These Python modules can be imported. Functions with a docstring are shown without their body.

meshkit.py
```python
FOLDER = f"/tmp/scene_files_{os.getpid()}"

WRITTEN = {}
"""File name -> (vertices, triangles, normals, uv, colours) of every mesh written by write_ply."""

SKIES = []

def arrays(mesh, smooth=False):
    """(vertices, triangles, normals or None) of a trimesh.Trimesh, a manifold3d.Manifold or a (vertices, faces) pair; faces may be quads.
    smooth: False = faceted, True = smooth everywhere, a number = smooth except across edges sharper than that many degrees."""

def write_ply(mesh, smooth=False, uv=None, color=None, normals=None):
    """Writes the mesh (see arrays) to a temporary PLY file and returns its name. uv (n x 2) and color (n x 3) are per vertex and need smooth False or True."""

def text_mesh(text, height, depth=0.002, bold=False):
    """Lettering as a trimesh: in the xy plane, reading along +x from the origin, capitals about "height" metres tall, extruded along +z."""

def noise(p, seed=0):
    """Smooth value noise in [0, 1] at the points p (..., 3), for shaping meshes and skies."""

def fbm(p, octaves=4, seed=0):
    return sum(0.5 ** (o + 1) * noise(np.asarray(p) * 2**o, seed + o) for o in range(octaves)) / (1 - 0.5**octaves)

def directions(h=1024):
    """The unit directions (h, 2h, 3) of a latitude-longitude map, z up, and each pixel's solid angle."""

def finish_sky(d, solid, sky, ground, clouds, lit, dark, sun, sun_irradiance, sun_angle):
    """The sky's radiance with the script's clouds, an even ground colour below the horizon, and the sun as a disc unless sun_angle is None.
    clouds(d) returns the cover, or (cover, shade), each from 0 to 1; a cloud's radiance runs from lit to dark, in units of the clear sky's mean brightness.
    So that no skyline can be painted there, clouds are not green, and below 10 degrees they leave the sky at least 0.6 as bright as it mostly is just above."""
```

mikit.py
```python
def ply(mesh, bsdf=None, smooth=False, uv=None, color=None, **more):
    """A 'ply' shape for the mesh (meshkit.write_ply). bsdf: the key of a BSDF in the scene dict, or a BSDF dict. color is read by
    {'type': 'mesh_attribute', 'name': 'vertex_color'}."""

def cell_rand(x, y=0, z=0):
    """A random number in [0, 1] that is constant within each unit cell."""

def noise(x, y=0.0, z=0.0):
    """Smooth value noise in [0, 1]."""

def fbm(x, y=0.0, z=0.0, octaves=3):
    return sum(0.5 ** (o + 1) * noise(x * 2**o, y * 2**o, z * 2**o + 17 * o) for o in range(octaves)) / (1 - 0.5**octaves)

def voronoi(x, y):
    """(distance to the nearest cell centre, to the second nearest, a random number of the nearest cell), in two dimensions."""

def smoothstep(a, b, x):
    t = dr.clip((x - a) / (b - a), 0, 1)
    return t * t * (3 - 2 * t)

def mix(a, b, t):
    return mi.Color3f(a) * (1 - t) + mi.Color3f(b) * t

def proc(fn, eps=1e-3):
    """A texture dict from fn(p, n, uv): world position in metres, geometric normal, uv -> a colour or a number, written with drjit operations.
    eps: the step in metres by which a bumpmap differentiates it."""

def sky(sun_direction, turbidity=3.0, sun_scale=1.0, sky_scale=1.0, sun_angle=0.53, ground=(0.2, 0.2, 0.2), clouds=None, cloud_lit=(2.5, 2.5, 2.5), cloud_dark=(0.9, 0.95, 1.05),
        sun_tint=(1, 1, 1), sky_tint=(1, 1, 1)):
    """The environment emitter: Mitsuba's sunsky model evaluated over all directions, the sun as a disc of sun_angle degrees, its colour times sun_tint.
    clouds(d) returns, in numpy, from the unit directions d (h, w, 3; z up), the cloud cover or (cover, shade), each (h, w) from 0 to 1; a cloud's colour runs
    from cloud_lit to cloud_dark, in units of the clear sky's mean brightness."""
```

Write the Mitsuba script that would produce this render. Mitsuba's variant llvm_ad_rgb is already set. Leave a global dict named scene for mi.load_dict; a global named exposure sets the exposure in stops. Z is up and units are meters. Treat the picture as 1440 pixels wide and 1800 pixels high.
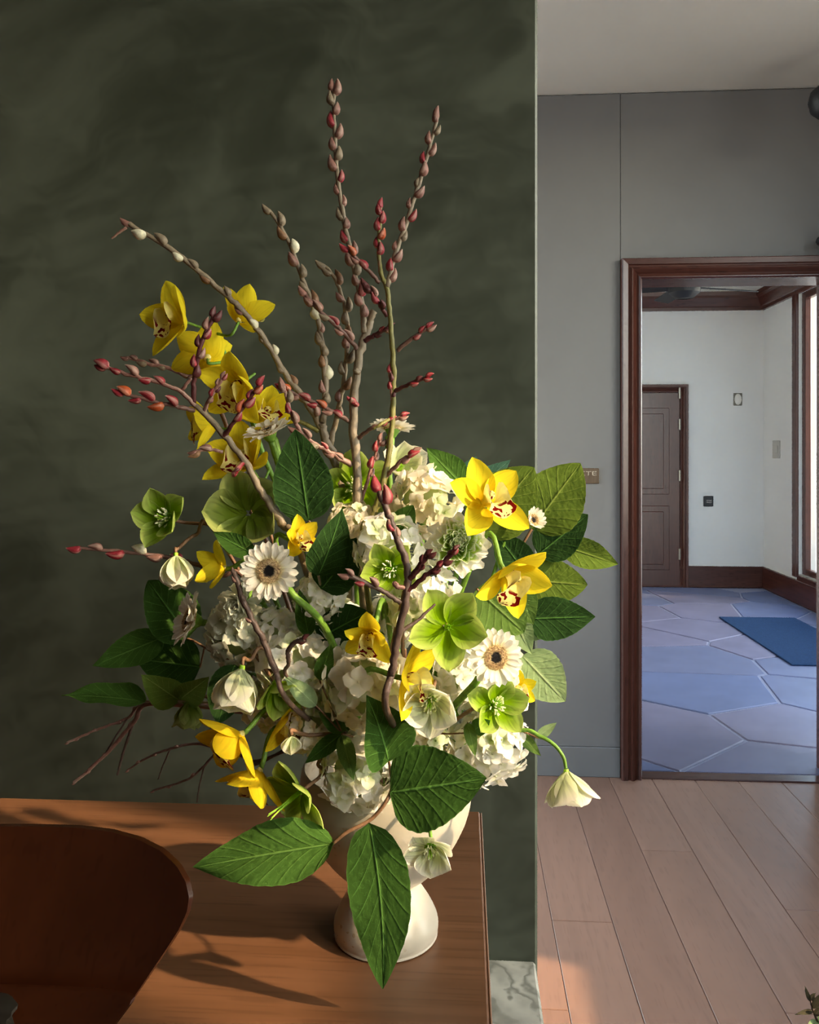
import math, numpy as np, trimesh, mitsuba as mi, mikit, drjit as dr, meshkit
from mikit import proc, noise, fbm, voronoi, smoothstep, mix, cell_rand
from math import sin, cos, pi, atan, tan, radians

T = mi.ScalarTransform4f
scene, labels = {}, {}
rng = np.random.default_rng(7)

# ---------------------------------------------------------------- camera, sky, exposure
F = 1440.0                       # focal length in pixels of the 1440 x 1800 frame
HC = 1.45                        # camera height
YAW = atan(95 / F)               # the room's depth axis vanishes at pixel x = 815
HZ = 791.0                       # horizon row
FW = np.array([-sin(YAW), cos(YAW), 0.0]); RT = np.array([cos(YAW), sin(YAW), 0.0]); UP = np.array([0, 0, 1.0])
scene['camera'] = {'type': 'perspective', 'fov': 2 * math.degrees(atan(720 / F)), 'fov_axis': 'x', 'near_clip': 0.02, 'far_clip': 200.0,
                   'principal_point_offset_y': (900 - HZ) / 1800.0,
                   'to_world': T().look_at(origin=[0, 0, HC], target=[float(FW[0]), float(FW[1]), HC], up=[0, 0, 1])}
SUN = (0.80, -0.30, 0.55)
scene['sky'] = mikit.sky(SUN, turbidity=4.0, sun_scale=0.11, sky_scale=1.0, sun_angle=1.2, ground=(0.36, 0.34, 0.31), sun_tint=(1.0, 0.94, 0.84), sky_tint=(1.10, 1.0, .86))
exposure = 5.62


def W(px, py, d):
    """The point at depth d (metres along the view axis) that stands at this place of the photograph."""
    return d * FW + RT * (d * (px - 720) / F) + np.array([0, 0, HC - d * (py - HZ) / F])


def XY(px, Y):                    # room x of a pixel column on the wall at room depth Y
    return Y * tan(atan((px - 720) / F) - YAW)


def ZY(px, py, Y):                # height of a pixel on the wall at room depth Y
    X = XY(px, Y)
    return HC - (py - HZ) / F * float(np.dot([X, Y, 0], FW))


# ---------------------------------------------------------------- helpers
COUNT = {}


def name_key(name, parent=None):
    base = name if parent is None else parent + '__' + name
    n = COUNT.get(base, -1) + 1
    COUNT[base] = n
    return base if n == 0 else f'{base}_{n:03d}'


def tag(key, label=None, cat=None, group=None, kind=None):
    d = labels.setdefault(key, {})
    for k, v in (('label', label), ('category', cat), ('group', group), ('kind', kind)):
        if v: d[k] = v
    return key


def thing(name, label, cat, group=None):
    k = name_key(name)
    return tag(k, label, cat, group)


def put(name, shape, parent=None, M=None, label=None, kind=None):
    k = name_key(name, parent)
    scene[k] = shape if M is None else {**shape, 'to_world': T(np.asarray(M, float))}
    if label or kind: tag(k, label, None, None, kind)
    return k


def cbox(x0, x1, y0, y1, z0, z1, b=0.004):
    """A box with chamfered edges."""
    b = min(b, .45 * (x1 - x0), .45 * (y1 - y0), .45 * (z1 - z0))
    P = []
    for i in range(3):
        e = [b, b, b]; e[i] = 0
        for sx in (0, 1):
            for sy in (0, 1):
                for sz in (0, 1):
                    P.append([x1 - e[0] if sx else x0 + e[0], y1 - e[1] if sy else y0 + e[1], z1 - e[2] if sz else z0 + e[2]])
    return trimesh.convex.convex_hull(np.array(P))


def cat(ms):
    return trimesh.util.concatenate(ms)


def grid_faces(nu, nv, closed=False):
    i, j = np.meshgrid(np.arange(nu - 1), np.arange(nv if closed else nv - 1), indexing='ij')
    a = (i * nv + j).ravel(); b = (i * nv + (j + 1) % nv).ravel()
    return np.stack([a, b, b + nv, a + nv], -1)


def spline(pts, n=10):
    """Catmull-Rom through the points (any dimension)."""
    p = np.asarray(pts, float)
    if len(p) == 2: return p[0] + (p[1] - p[0]) * np.linspace(0, 1, n)[:, None]
    q = np.vstack([2 * p[0] - p[1], p, 2 * p[-1] - p[-2]]); out = []
    for k in range(len(p) - 1):
        a, b, c, d = q[k:k + 4]
        t = np.linspace(0, 1, n, endpoint=(k == len(p) - 2))[:, None]
        out.append(.5 * ((2 * b) + (-a + c) * t + (2 * a - 5 * b + 4 * c - d) * t**2 + (-a + 3 * b - 3 * c + d) * t**3))
    return np.vstack(out)


def tube(p, r, sides=7, cap=True):
    """(vertices, quads, uv) of a tube along the points with radii r; ends drawn in to a point."""
    p = np.asarray(p, float); r = np.atleast_1d(np.asarray(r, float)); r = np.interp(np.linspace(0, 1, len(p)), np.linspace(0, 1, len(r)), r)
    t = np.gradient(p, axis=0); t /= np.linalg.norm(t, axis=1, keepdims=True) + 1e-12
    if cap:
        p = np.vstack([p[:1], p, p[-1:]]); r = np.concatenate([[r[0] * .02], r, [r[-1] * .02]]); t = np.vstack([t[:1], t, t[-1:]])
    a = np.cross(t[0], [0.3, 0.8, 0.2]); A = []
    for k in range(len(p)):
        a = a - t[k] * (a @ t[k]); a = a / (np.linalg.norm(a) + 1e-12); A.append(a)
    A = np.array(A); B = np.cross(t, A); ang = np.arange(sides) * 2 * pi / sides
    v = p[:, None] + r[:, None, None] * (np.cos(ang)[None, :, None] * A[:, None] + np.sin(ang)[None, :, None] * B[:, None])
    uv = np.stack(np.meshgrid(np.linspace(0, 1, len(p)), np.arange(sides) / sides, indexing='ij')[::-1], -1)
    f = grid_faces(len(p), sides, True)[:, ::-1]
    return v.reshape(-1, 3), f, uv.reshape(-1, 2)


def join(parts):
    v, f, u, n = [], [], [], 0
    for a, b, c in parts:
        b = np.asarray(b)
        if b.shape[1] == 4: b = np.vstack([b[:, [0, 1, 2]], b[:, [0, 2, 3]]])
        v.append(a); f.append(b + n); u.append(c); n += len(a)
    return np.vstack(v), np.vstack(f), np.vstack(u)


def uvply(vfu, bsdf, tone=0, tint=0):
    """Shape whose uv carries (across + 2 tone, along + 2 tint) for the plant materials."""
    v, f, u = vfu
    return mikit.ply((v, f), bsdf, smooth=True, uv=u + np.array([2.0 * tone, 2.0 * tint]))


def lathe(prof, n=48):
    prof = np.asarray(prof, float); ang = np.arange(n) * 2 * pi / n
    v = np.stack([prof[:, None, 0] * np.cos(ang), prof[:, None, 0] * np.sin(ang), np.broadcast_to(prof[:, None, 1], (len(prof), n))], -1).reshape(-1, 3)
    return v, grid_faces(len(prof), n, True)


def unit(v):
    v = np.asarray(v, float); return v / (np.linalg.norm(v) + 1e-12)


# ---------------------------------------------------------------- materials
def C(h):                         # sRGB hex -> linear colour
    c = np.array([int(h[i:i + 2], 16) for i in (0, 2, 4)]) / 255.0
    return [float(x) for x in np.where(c < .04045, c / 12.92, ((c + .055) / 1.055)**2.4)]


def mat(name, base, rough=.5, metallic=0.0, spec=.5, bump=None, scale=1.0, **kw):
    bc = proc(base) if callable(base) else {'type': 'rgb', 'value': base}
    b = {'type': 'principled', 'base_color': bc, 'roughness': rough if not callable(rough) else proc(rough), 'metallic': metallic, 'specular': spec, **kw}
    if bump: b = {'type': 'bumpmap', 'arbitrary': {**proc(bump, 1e-3)}, 'scale': scale, 'bsdf': b}
    scene[name] = {'type': 'twosided', 'bsdf': b}
    return name


def thin(name, base, rough=.5, diff=.6, **kw):
    scene[name] = {'type': 'principledthin', 'base_color': proc(base), 'roughness': rough, 'diff_trans': diff, 'spec_trans': 0.0, 'eta': 1.45, **kw}
    return name


def f_green(p, n, uv):
    a = fbm(p.x * 3.0 + .6 * p.z, p.z * 3.2 - .5 * p.x, p.y, 5); b = fbm(p.x * 12 + 9 * a, p.z * 12 + 9 * a, 2.0, 4)
    c = noise(p.x * 8 + 3 * p.z + 5 * a, p.z * 70 - 12 * p.x + 14 * a, 1.0)
    t = .60 * a + .32 * b + .08 * c
    return mix(C('3e4337'), C('676d5f'), smoothstep(.25, .75, t))


def b_green(p, n, uv):
    a = fbm(p.x * 5, p.z * 5, 0.0, 2)
    return .0006 * fbm(p.x * 15 + 9 * a, p.z * 17 + 8 * a, 0.0, 3) + .0010 * a


mat('m_green', f_green, .42, spec=.35, bump=b_green)
mat('m_wall', lambda p, n, uv: mix(C('706e6d'), C('777573'), fbm(p.x * 3, p.z * 3, p.y * 3, 3)), .75, spec=.2)
mat('m_ceiling', lambda p, n, uv: mix(C('b2afa8'), C('bab7b0'), noise(p.x * 2, p.y * 2)), .8, spec=.1)
mat('m_terrace', C('d8d4cc'), .9, spec=.1)
mat('m_backwall', lambda p, n, uv: mix(C('d4d4d2'), C('dadad8'), noise(p.x * 2, p.z * 2)), .8, spec=.1)


def grain(x, y, z, along, k1=1.0):
    g = fbm(x * 60 * k1 + 3 * noise(along * 1.5, x * 8), along * 2.2, z * 60 * k1, 3)
    return g


def wood(c0, c1, c2, axis, k=1.0, pores=.55):
    def fn(p, n, uv):
        q = [p.x, p.y, p.z]; al = q[axis]; o = [q[i] for i in range(3) if i != axis]
        w = fbm(o[0] * 6, o[1] * 6, al * .8, 2)
        g = fbm(o[0] * 70 * k + 10 * w, o[1] * 70 * k, al * 3.0, 3)
        pore = noise(o[0] * 420 * k, o[1] * 420 * k, al * 16)
        return mix(mix(c0, c1, smoothstep(.25, .75, g * .6 + w * .4)), c2, pores * smoothstep(.68, .9, pore))
    return fn


mat('m_table', wood(C('64432c'), C('734f37'), C('4a3121'), 0, 1.0, .28), .36, spec=.4)
mat('m_stool', wood(C('3a1a0b'), C('45200f'), C('280f06'), 2, .7, .22), .24, spec=.5)
mat('m_trim', wood(C('40211a'), C('4d2a20'), C('26130e'), 2, .6), .3, spec=.5)
mat('m_trimx', wood(C('40211a'), C('4d2a20'), C('26130e'), 0, .6), .3, spec=.5)
mat('m_trimy', wood(C('40211a'), C('4d2a20'), C('26130e'), 1, .6), .3, spec=.5)
PLANK = [C('886654'), C('846352'), C('8c6a58')]
for _i, _c in enumerate(PLANK):
    mat(f'm_plank_{_i}', wood(_c, [min(1, x * 1.12) for x in _c], [x * .8 for x in _c], 1, .5, .3), .38, spec=.4)
mat('m_walnut', wood(C('2c1a12'), C('352017'), C('1c100b'), 2, .6), .6, spec=.15)
mat('m_groove', C('866654'), .8, spec=.1)
SLATE = [C('646c8c'), C('6f6f8a'), C('5d698e')]
for _i, _c in enumerate(SLATE):
    mat(f'm_slate_{_i}', (lambda c: lambda p, n, uv: mix([x * .82 for x in c], [x * 1.08 for x in c], fbm(p.x * 4, p.y * 4, 0.0, 4)))(_c), .5, spec=.4, bump=lambda p, n, uv: .004 * fbm(p.x * 9, p.y * 9, 0.0, 3))
mat('m_mortar', C('7f849c'), .8, spec=.2)
mat('m_mat', lambda p, n, uv: mix(C('1f3350'), C('2a4164'), noise(p.x * 160, p.y * 160)), .95, spec=.1)


def f_marble(p, n, uv):
    a = fbm(p.x * 22, p.y * 22, p.z * 22, 4); v = dr.abs(fbm(p.x * 13 + p.y * 5 + a * 1.6, p.y * 4, p.z * 9, 3) - .5)
    return mix(C('86857a'), mix(C('a3a196'), C('bebcb0'), smoothstep(.3, .7, a)), smoothstep(0.0, .06, v))


mat('m_marble', f_marble, .25, spec=.5)
mat('m_vase', lambda p, n, uv: mix(mix(C('b4aa98'), C('c5bcab'), fbm(p.x * 12, p.y * 12, p.z * 26, 3)), C('a88f6c'), .7 * smoothstep(.80, .86, noise(p.x * 210, p.y * 210, p.z * 210)) * smoothstep(.6, .7, noise(p.x * 17, p.y * 17, p.z * 17))),
    .3, spec=.5, bump=lambda p, n, uv: .0016 * fbm(p.x * 14, p.y * 14, p.z * 60, 3))
mat('m_metal', C('6b675f'), .35, metallic=.9)
mat('m_brass', C('8f8a80'), .3, metallic=.9)
mat('m_black', C('16171a'), .5)
mat('m_white', C('d8d6cf'), .4)
mat('m_grey', C('8d8a88'), .6)
mat('m_sign', lambda p, n, uv: mix(C('51402f'), C('5c4a38'), noise(p.x * 200, p.z * 30)), .4)
mat('m_letter', C('a89c8a'), .5)
scene['m_glass'] = {'type': 'thindielectric', 'int_ior': 1.5}
mat('m_terracotta', C('6a4a3c'), .7)
mat('m_soil', C('2a2018'), .95, spec=.1)

# ---------------------------------------------------------------- structure
YG, XG = 1.35, 0.0                # the dark green plaster wall: its plane and right end
XG = XY(945, YG)
YD = 3.68                         # wall with the doorway
YV = 8.85                         # far wall of the entrance hall
XV = XY(1343, YV)                 # right wall of the entrance hall
ZC = ZY(947, 167, YD)             # ceiling
XR = 1.85                          # window wall on the right, outside the frame
PI_ = pi


def struct(name, mesh, m, smooth=False, parent=None):
    k = put(name, mikit.ply(mesh, m, smooth=smooth), parent)
    if parent is None: tag(k, None, None, None, 'structure')
    return k


struct('wall_front', cbox(-1.9, XG, YG, YG + .30, 0, ZC, .004), 'm_green')
tag('wall_front', 'dark green troweled plaster wall behind the flowers')
struct('wall_left', cbox(-1.0, -.92, -3.0, YG, 0, ZC, .002), 'm_walnut')
tag('wall_left', 'dark walnut panelled side wall')
struct('ceiling', cbox(-2.0, XR + .1, -3.0, YD + .02, ZC, ZC + .12, .002), 'm_ceiling')
tag('ceiling', 'plain off white ceiling')

# floor of oak planks, each plank a piece
struct('floor', cbox(-2.0, XR + .1, -3.0, YD + .06, -.06, -.004, .001), 'm_groove')
tag('floor', 'pale oak plank floor')
PW, k0 = .1855, .2715
for k in range(-12, 13):
    x0 = k0 + k * PW
    if x0 < -1.9 or x0 + PW > XR + .05: continue
    end = {0: 2.55, 2: 3.017}.get(k, 1.1 + 2.1 * rng.random())
    cuts = [-3.0] + sorted([end - 2.2 * j for j in range(-1, 3) if -2.9 < end - 2.2 * j < YD - .05]) + [YD]
    for a, b in zip(cuts[:-1], cuts[1:]):
        struct('plank', cbox(x0 + .0011, x0 + PW - .0011, a + .0011, b - .0011, -.02, 0, .0016), f'm_plank_{int(rng.integers(3))}', False, 'floor')

# doorway wall with joints between its plaster panels
DX0, DX1 = XY(1127, YD), XY(1435, YD + .18)          # clear opening
CX0, CX1 = XY(1091, YD), DX1 + DX0 - XY(1091, YD)   # outside of the casing
WB = YD + .16
DZ = ZY(1127, 499, WB + .02) - .018
CZ = DZ + DX0 - CX0
struct('wall_back', cat([cbox(XG - .6, CX0 + .03, YD + .012, WB, 0, ZC, .001), cbox(CX1 - .03, XR + .1, YD + .012, WB, 0, ZC, .001), cbox(CX0 + .03, CX1 - .03, YD + .012, WB, CZ - .03, ZC, .001)]), 'm_wall')
tag('wall_back', 'warm grey plaster wall with a doorway')
zb = ZY(1000, 1312, YD)
g = .0012
for x0, x1, z0, z1 in ((XG - .6, CX0 - g, zb + g, ZC - .004), (CX0 + g, XR, CZ + .002, ZC - .004), (CX1 + g, XR, zb + g, CZ - g)):
    struct('panel', cbox(x0, x1, YD, YD + .014, z0, z1, .0012), 'm_wall', False, 'wall_back')
struct('baseboard_back', cat([cbox(XG - .6, CX0 - .001, YD - .006, YD + .012, 0, zb, .003), cbox(CX1 + .001, XR, YD - .006, YD + .012, 0, zb, .003)]), 'm_wall')
tag('baseboard_back', 'flush grey baseboard of the doorway wall')

# window wall on the right, outside the frame: one long opening
wz0, wz1 = .6, ZC - .08
holes = [(-1.7, -.75, 1.45, wz1), (-.75, -.12, 1.45, 2.3), (-.12, .25, 2.30, wz1), (.75, 1.45, .85, wz1), (1.45, 1.75, 1.05, wz1), (1.75, 2.80, 1.2, wz1)]   # y0, y1, z0, z1
wall = [cbox(XR, XR + .12, -3.0, YD + .16, 0, wz0, .001), cbox(XR, XR + .12, -3.0, YD + .16, wz1, ZC, .001)]
wall += [cbox(XR, XR + .12, y0, y1, wz0, wz1, .001) for y0, y1 in ((-3.0, -1.7), (.25, .75), (2.8, YD + .16))] + [cbox(XR, XR + .12, h[0], h[1], wz0, h[2], .001) for h in holes if h[2] > wz0] + [cbox(XR, XR + .12, -.75, -.12, 2.3, wz1, .001)]
struct('wall_right', cat(wall), 'm_wall')
tag('wall_right', 'grey plaster wall with a long window opening')
wf = struct('window_1', cat([cbox(XR - .02, XR + .1, y - .025, y + .025, wz0, wz1, .004) for y in (-1.67, -.78, .78)] + [cbox(XR - .02, XR + .1, y0, y1, wz1 - .05, wz1, .004) for y0, y1 in ((-.12, .25), (.75, 2.8))]), 'm_trimy')
tag(wf, 'dark wooden frame of the long window')
struct('wall_rear', cbox(-2.0, XR + .12, -3.1, -3.0, 0, ZC, .002), 'm_wall'); tag('wall_rear', 'grey plaster rear wall')


# moulded dark casing round the doorway: profile swept up, across and down
def casing(x0, x1, ztop, w, y, d=-1, zbase=0.0):
    """Three mitred lengths of a moulded casing; x0, x1, ztop are the inner edge, w the width outwards."""
    u = np.array([0, 0, .06, .10, .20, .26, .30, .44, .50, .56, .66, .70, .95, 1.0, 1.0]) * w
    h = np.array([0, .022, .030, .030, .022, .020, .026, .040, .042, .030, .028, .036, .040, .034, 0])
    out = []
    rows = [(x0, -1, zbase), (x0, -1, None), (x1, 1, None), (x1, 1, zbase)]
    V = []
    for x, s, z in rows:
        V.append(np.stack([x + s * u, y + d * h, (ztop + u) if z is None else np.full_like(u, z)], -1))
    n = len(u)
    for k in range(3):
        v = np.vstack([V[k], V[k + 1]])
        f = np.array([[i, i + 1, n + i + 1, n + i] for i in range(n - 1)])
        f = f if d * 1 > 0 else f
        out.append((v, f))
    return out


def casing_meshes(*a, **k):
    ms = []
    for v, f in casing(*a, **k):
        m = trimesh.Trimesh(v, np.vstack([f[:, [0, 1, 2]], f[:, [0, 2, 3]]]), process=False)
        ms.append(m)
    return ms


c3 = casing_meshes(DX0, DX1, DZ, DX0 - CX0, YD + .002)
k = struct('trim_1', c3[0], 'm_trim', 30); tag(k, 'moulded mahogany door casing round the doorway')
struct('casing', c3[1], 'm_trimx', 30, k); struct('casing', c3[2], 'm_trim', 30, k)
struct('jamb', cat([cbox(DX0 - .03, DX0, YD - .015, WB + .02, 0, DZ + .03, .003), cbox(DX1, DX1 + .03, YD - .015, WB + .02, 0, DZ + .03, .003)]), 'm_trim', False, k)
struct('head_jamb', cbox(DX0, DX1, YD - .015, WB + .02, DZ, DZ + .03, .003), 'm_trimx', False, k)

# entrance hall beyond the doorway
XL = .15
ZH = ZY(1200, 517, YV)            # its ceiling
struct('ceiling_2', cbox(XL - .1, XV + .1, WB, YV + .1, ZH, ZH + .1, .002), 'm_ceiling'); tag('ceiling_2', 'white ceiling of the entrance hall')
struct('wall_far', cbox(XL - .1, XV + .1, YV, YV + .1, -.02, ZH, .002), 'm_backwall'); tag('wall_far', 'cream far wall of the entrance hall')
struct('wall_hall_left', cbox(XL - .1, XL, WB, YV, -.02, ZH, .002), 'm_backwall'); tag('wall_hall_left', 'cream left wall of the entrance hall')
hy1 = 7.95; hy0 = 4.6
hz0, hz1 = .27, 2.93
struct('wall_hall_right', cat([cbox(XV, XV + .16, WB, YV, -.02, hz0, .001), cbox(XV, XV + .16, WB, YV, hz1, ZH, .001), cbox(XV, XV + .16, WB, hy0, hz0, hz1, .001), cbox(XV, XV + .16, hy1, YV, hz0, hz1, .001)]), 'm_backwall')
tag('wall_hall_right', 'cream right wall of the entrance hall with a tall window')
w2 = struct('window_2', cat([cbox(XV - .03, XV + .0, hy0 - .09, hy0, hz0 - .12, hz1 + .09, .006), cbox(XV - .03, XV, hy1, hy1 + .09, hz0 - .02, hz1 + .09, .006), cbox(XV - .03, XV, hy0, hy1, hz1, hz1 + .09, .006), cbox(XV - .02, XV, hy0, hy1, hz0 - .07, hz0, .006)]), 'm_trim')
tag(w2, 'tall window with a mahogany frame in the entrance hall')
struct('sash', cat([cbox(XV + .03, XV + .09, y - .035, y + .035, hz0, hz1, .008) for y in (hy0 + .03, 5.7, 6.8, hy1 - .03)] + [cbox(XV + .03, XV + .09, hy0, hy1, z - .035, z + .035, .008) for z in (hz0 + .03, hz1 - .03)]), 'm_trim', False, w2)
for a, b in ((hy0 + .065, 5.665), (5.735, 6.765), (6.835, hy1 - .065)):
    v = np.array([[XV + .06, a, hz0 + .065], [XV + .06, b, hz0 + .065], [XV + .06, b, hz1 - .065], [XV + .06, a, hz1 - .065]])
    struct('pane', (v, np.array([[0, 1, 2], [0, 2, 3]])), 'm_glass', False, w2)
struct('sill', cbox(XV, XV + .16, hy0, hy1, hz0 - .001, hz0 + .012, .003), 'm_marble', False, w2)
zcr0 = ZY(1200, 547, YV)


def crown(p0, p1, nrm):
    """A length of crown moulding from p0 to p1 under the ceiling; nrm points into the room."""
    prof = np.array([[0, zcr0], [.03, zcr0], [.035, zcr0 + .03], [.05, zcr0 + .04], [.09, zcr0 + .12], [.12, zcr0 + .14], [.13, ZH], [0, ZH]])
    V = [np.array([[p[0] + nrm[0] * a + e * b, p[1] + nrm[1] * a + e2 * b, z] for a, z in prof for b in [a]]) for p, e, e2 in (p0, p1)]
    n = len(prof); f = np.array([[i, i + 1, n + i + 1, n + i] for i in range(n - 1)])
    return np.vstack(V), f


m1 = crown(((XL, YV), 0, 0), ((XV, YV), -1, 0), (0, -1)); m2 = crown(((XV, YV), 0, -1), ((XV, WB), 0, 0), (-1, 0))
k = struct('trim_2', m1, 'm_trimx', False); tag(k, 'dark mahogany crown moulding of the entrance hall')
struct('crown', m2, 'm_trimy', False, k)
bz = ZY(1250, 995, YV)
k = struct('baseboard_hall', cbox(XL, XV, YV - .025, YV, 0, bz, .006), 'm_trimx'); tag(k, 'tall mahogany baseboard of the entrance hall')
struct('board', cbox(XV - .025, XV, WB, YV - .025, 0, bz, .006), 'm_trimy', False, k)
struct('base_shoe', cbox(XL, XV - .025, YV - .04, YV - .025, 0, .02, .006), 'm_trimx', False, k)

# flagstone floor: each stone a piece
from scipy.spatial import Voronoi
from shapely.geometry import Polygon, box as sbox
struct('floor_hall', cbox(XL, XV, WB - .12, YV, -.06, -.006, .001), 'm_mortar'); tag('floor_hall', 'irregular blue grey flagstone floor of the entrance hall')
r2 = np.random.default_rng(21)
pts = []
for iy in range(-1, 9):
    for ix in range(-1, 6):
        pts.append([XL + (ix + .5 + .4 * (iy % 2)) * .78 + r2.uniform(-.26, .26), 3.6 + (iy + .4) * .62 + r2.uniform(-.2, .2)])
vor = Voronoi(np.array(pts)); room = sbox(XL + .002, YD + .075, XV - .03, YV - .042)
for r in vor.point_region:
    reg = vor.regions[r]
    if -1 in reg or len(reg) < 3: continue
    pg = Polygon(vor.vertices[reg]).intersection(room)
    if pg.is_empty or pg.area < .01: continue
    a = pg.buffer(-.009); b = pg.buffer(-.015)
    if a.is_empty or b.is_empty or a.geom_type != 'Polygon' or b.geom_type != 'Polygon': continue
    ca, cb = np.array(a.exterior.coords)[:-1], np.array(b.exterior.coords)[:-1]
    h = r2.uniform(-.001, .002)
    m = trimesh.convex.convex_hull(np.vstack([np.c_[ca, np.full(len(ca), -.02)], np.c_[ca, np.full(len(ca), h - .005)], np.c_[cb, np.full(len(cb), h)]]))
    struct('stone', m, f'm_slate_{int(r2.integers(3))}', False, 'floor_hall')
struct('threshold', cbox(DX0, DX1, YD - .01, YD + .07, -.02, .006, .004), 'm_trimx', False, 'floor_hall')

# outside: a wing of the building keeps the sun off the hall floor
k = struct('wing', cbox(XV + .2, XV + 12.5, 3.2, 3.6, -.3, 8.6, .02), 'm_ceiling'); tag(k, 'pale outer wall of the building wing beside the hall')
k = struct('terrace', cbox(XR + .3, XV + 16, -8, 20, -.4, -.1, .01), 'm_terrace'); tag(k, 'pale paving outside the windows')

# panelled door in the far wall
dx1 = XY(1209, YV); dx0 = dx1 - 1.08; dzt = ZY(1200, 676, YV)
k = struct('door_1', cbox(dx0 + .09, dx1 - .09, YV - .03, YV - .004, .008, dzt - .09, .003), 'm_trim'); tag(k, 'mahogany panelled door in the far wall')
cs = casing_meshes(dx0 + .085, dx1 - .085, dzt - .085, .085, YV - .004)
for m, b in zip(cs, ('m_trim', 'm_trimx', 'm_trim')): struct('casing', m, b, 30, k)
pa, pb = dx0 + .20, dx1 - .20
zs = [(.18, .86), (.98, dzt - .25)]
for z0, z1 in zs:
    struct('panel', cat([cbox(pa, pb, YV - .040, YV - .03, z0, z1, .012), cbox(pa + .06, pb - .06, YV - .052, YV - .04, z0 + .06, z1 - .06, .012)]), 'm_trim', False, k)
for z in (.35, 1.18, 1.72, 2.05):
    struct('hinge', cat([cbox(dx1 - .105, dx1 - .085, YV - .05, YV - .03, z - .06, z + .06, .004)]), 'm_brass', False, k)

# ---------------------------------------------------------------- marble ledge, table, stool
k = thing('marble_ledge', 'pale veined marble ledge at the foot of the green wall', 'ledge')
zl = ZY(900, 1686, YG); lx1 = XY(941, YG)
put('slab', mikit.ply(cbox(-.915, lx1, YG - .185, YG - .001, zl - .05, zl, .004), 'm_marble'), k)
put('base', mikit.ply(cbox(-.915, lx1 - .012, YG - .17, YG - .001, 0.001, zl - .05, .003), 'm_marble'), k)

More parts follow.
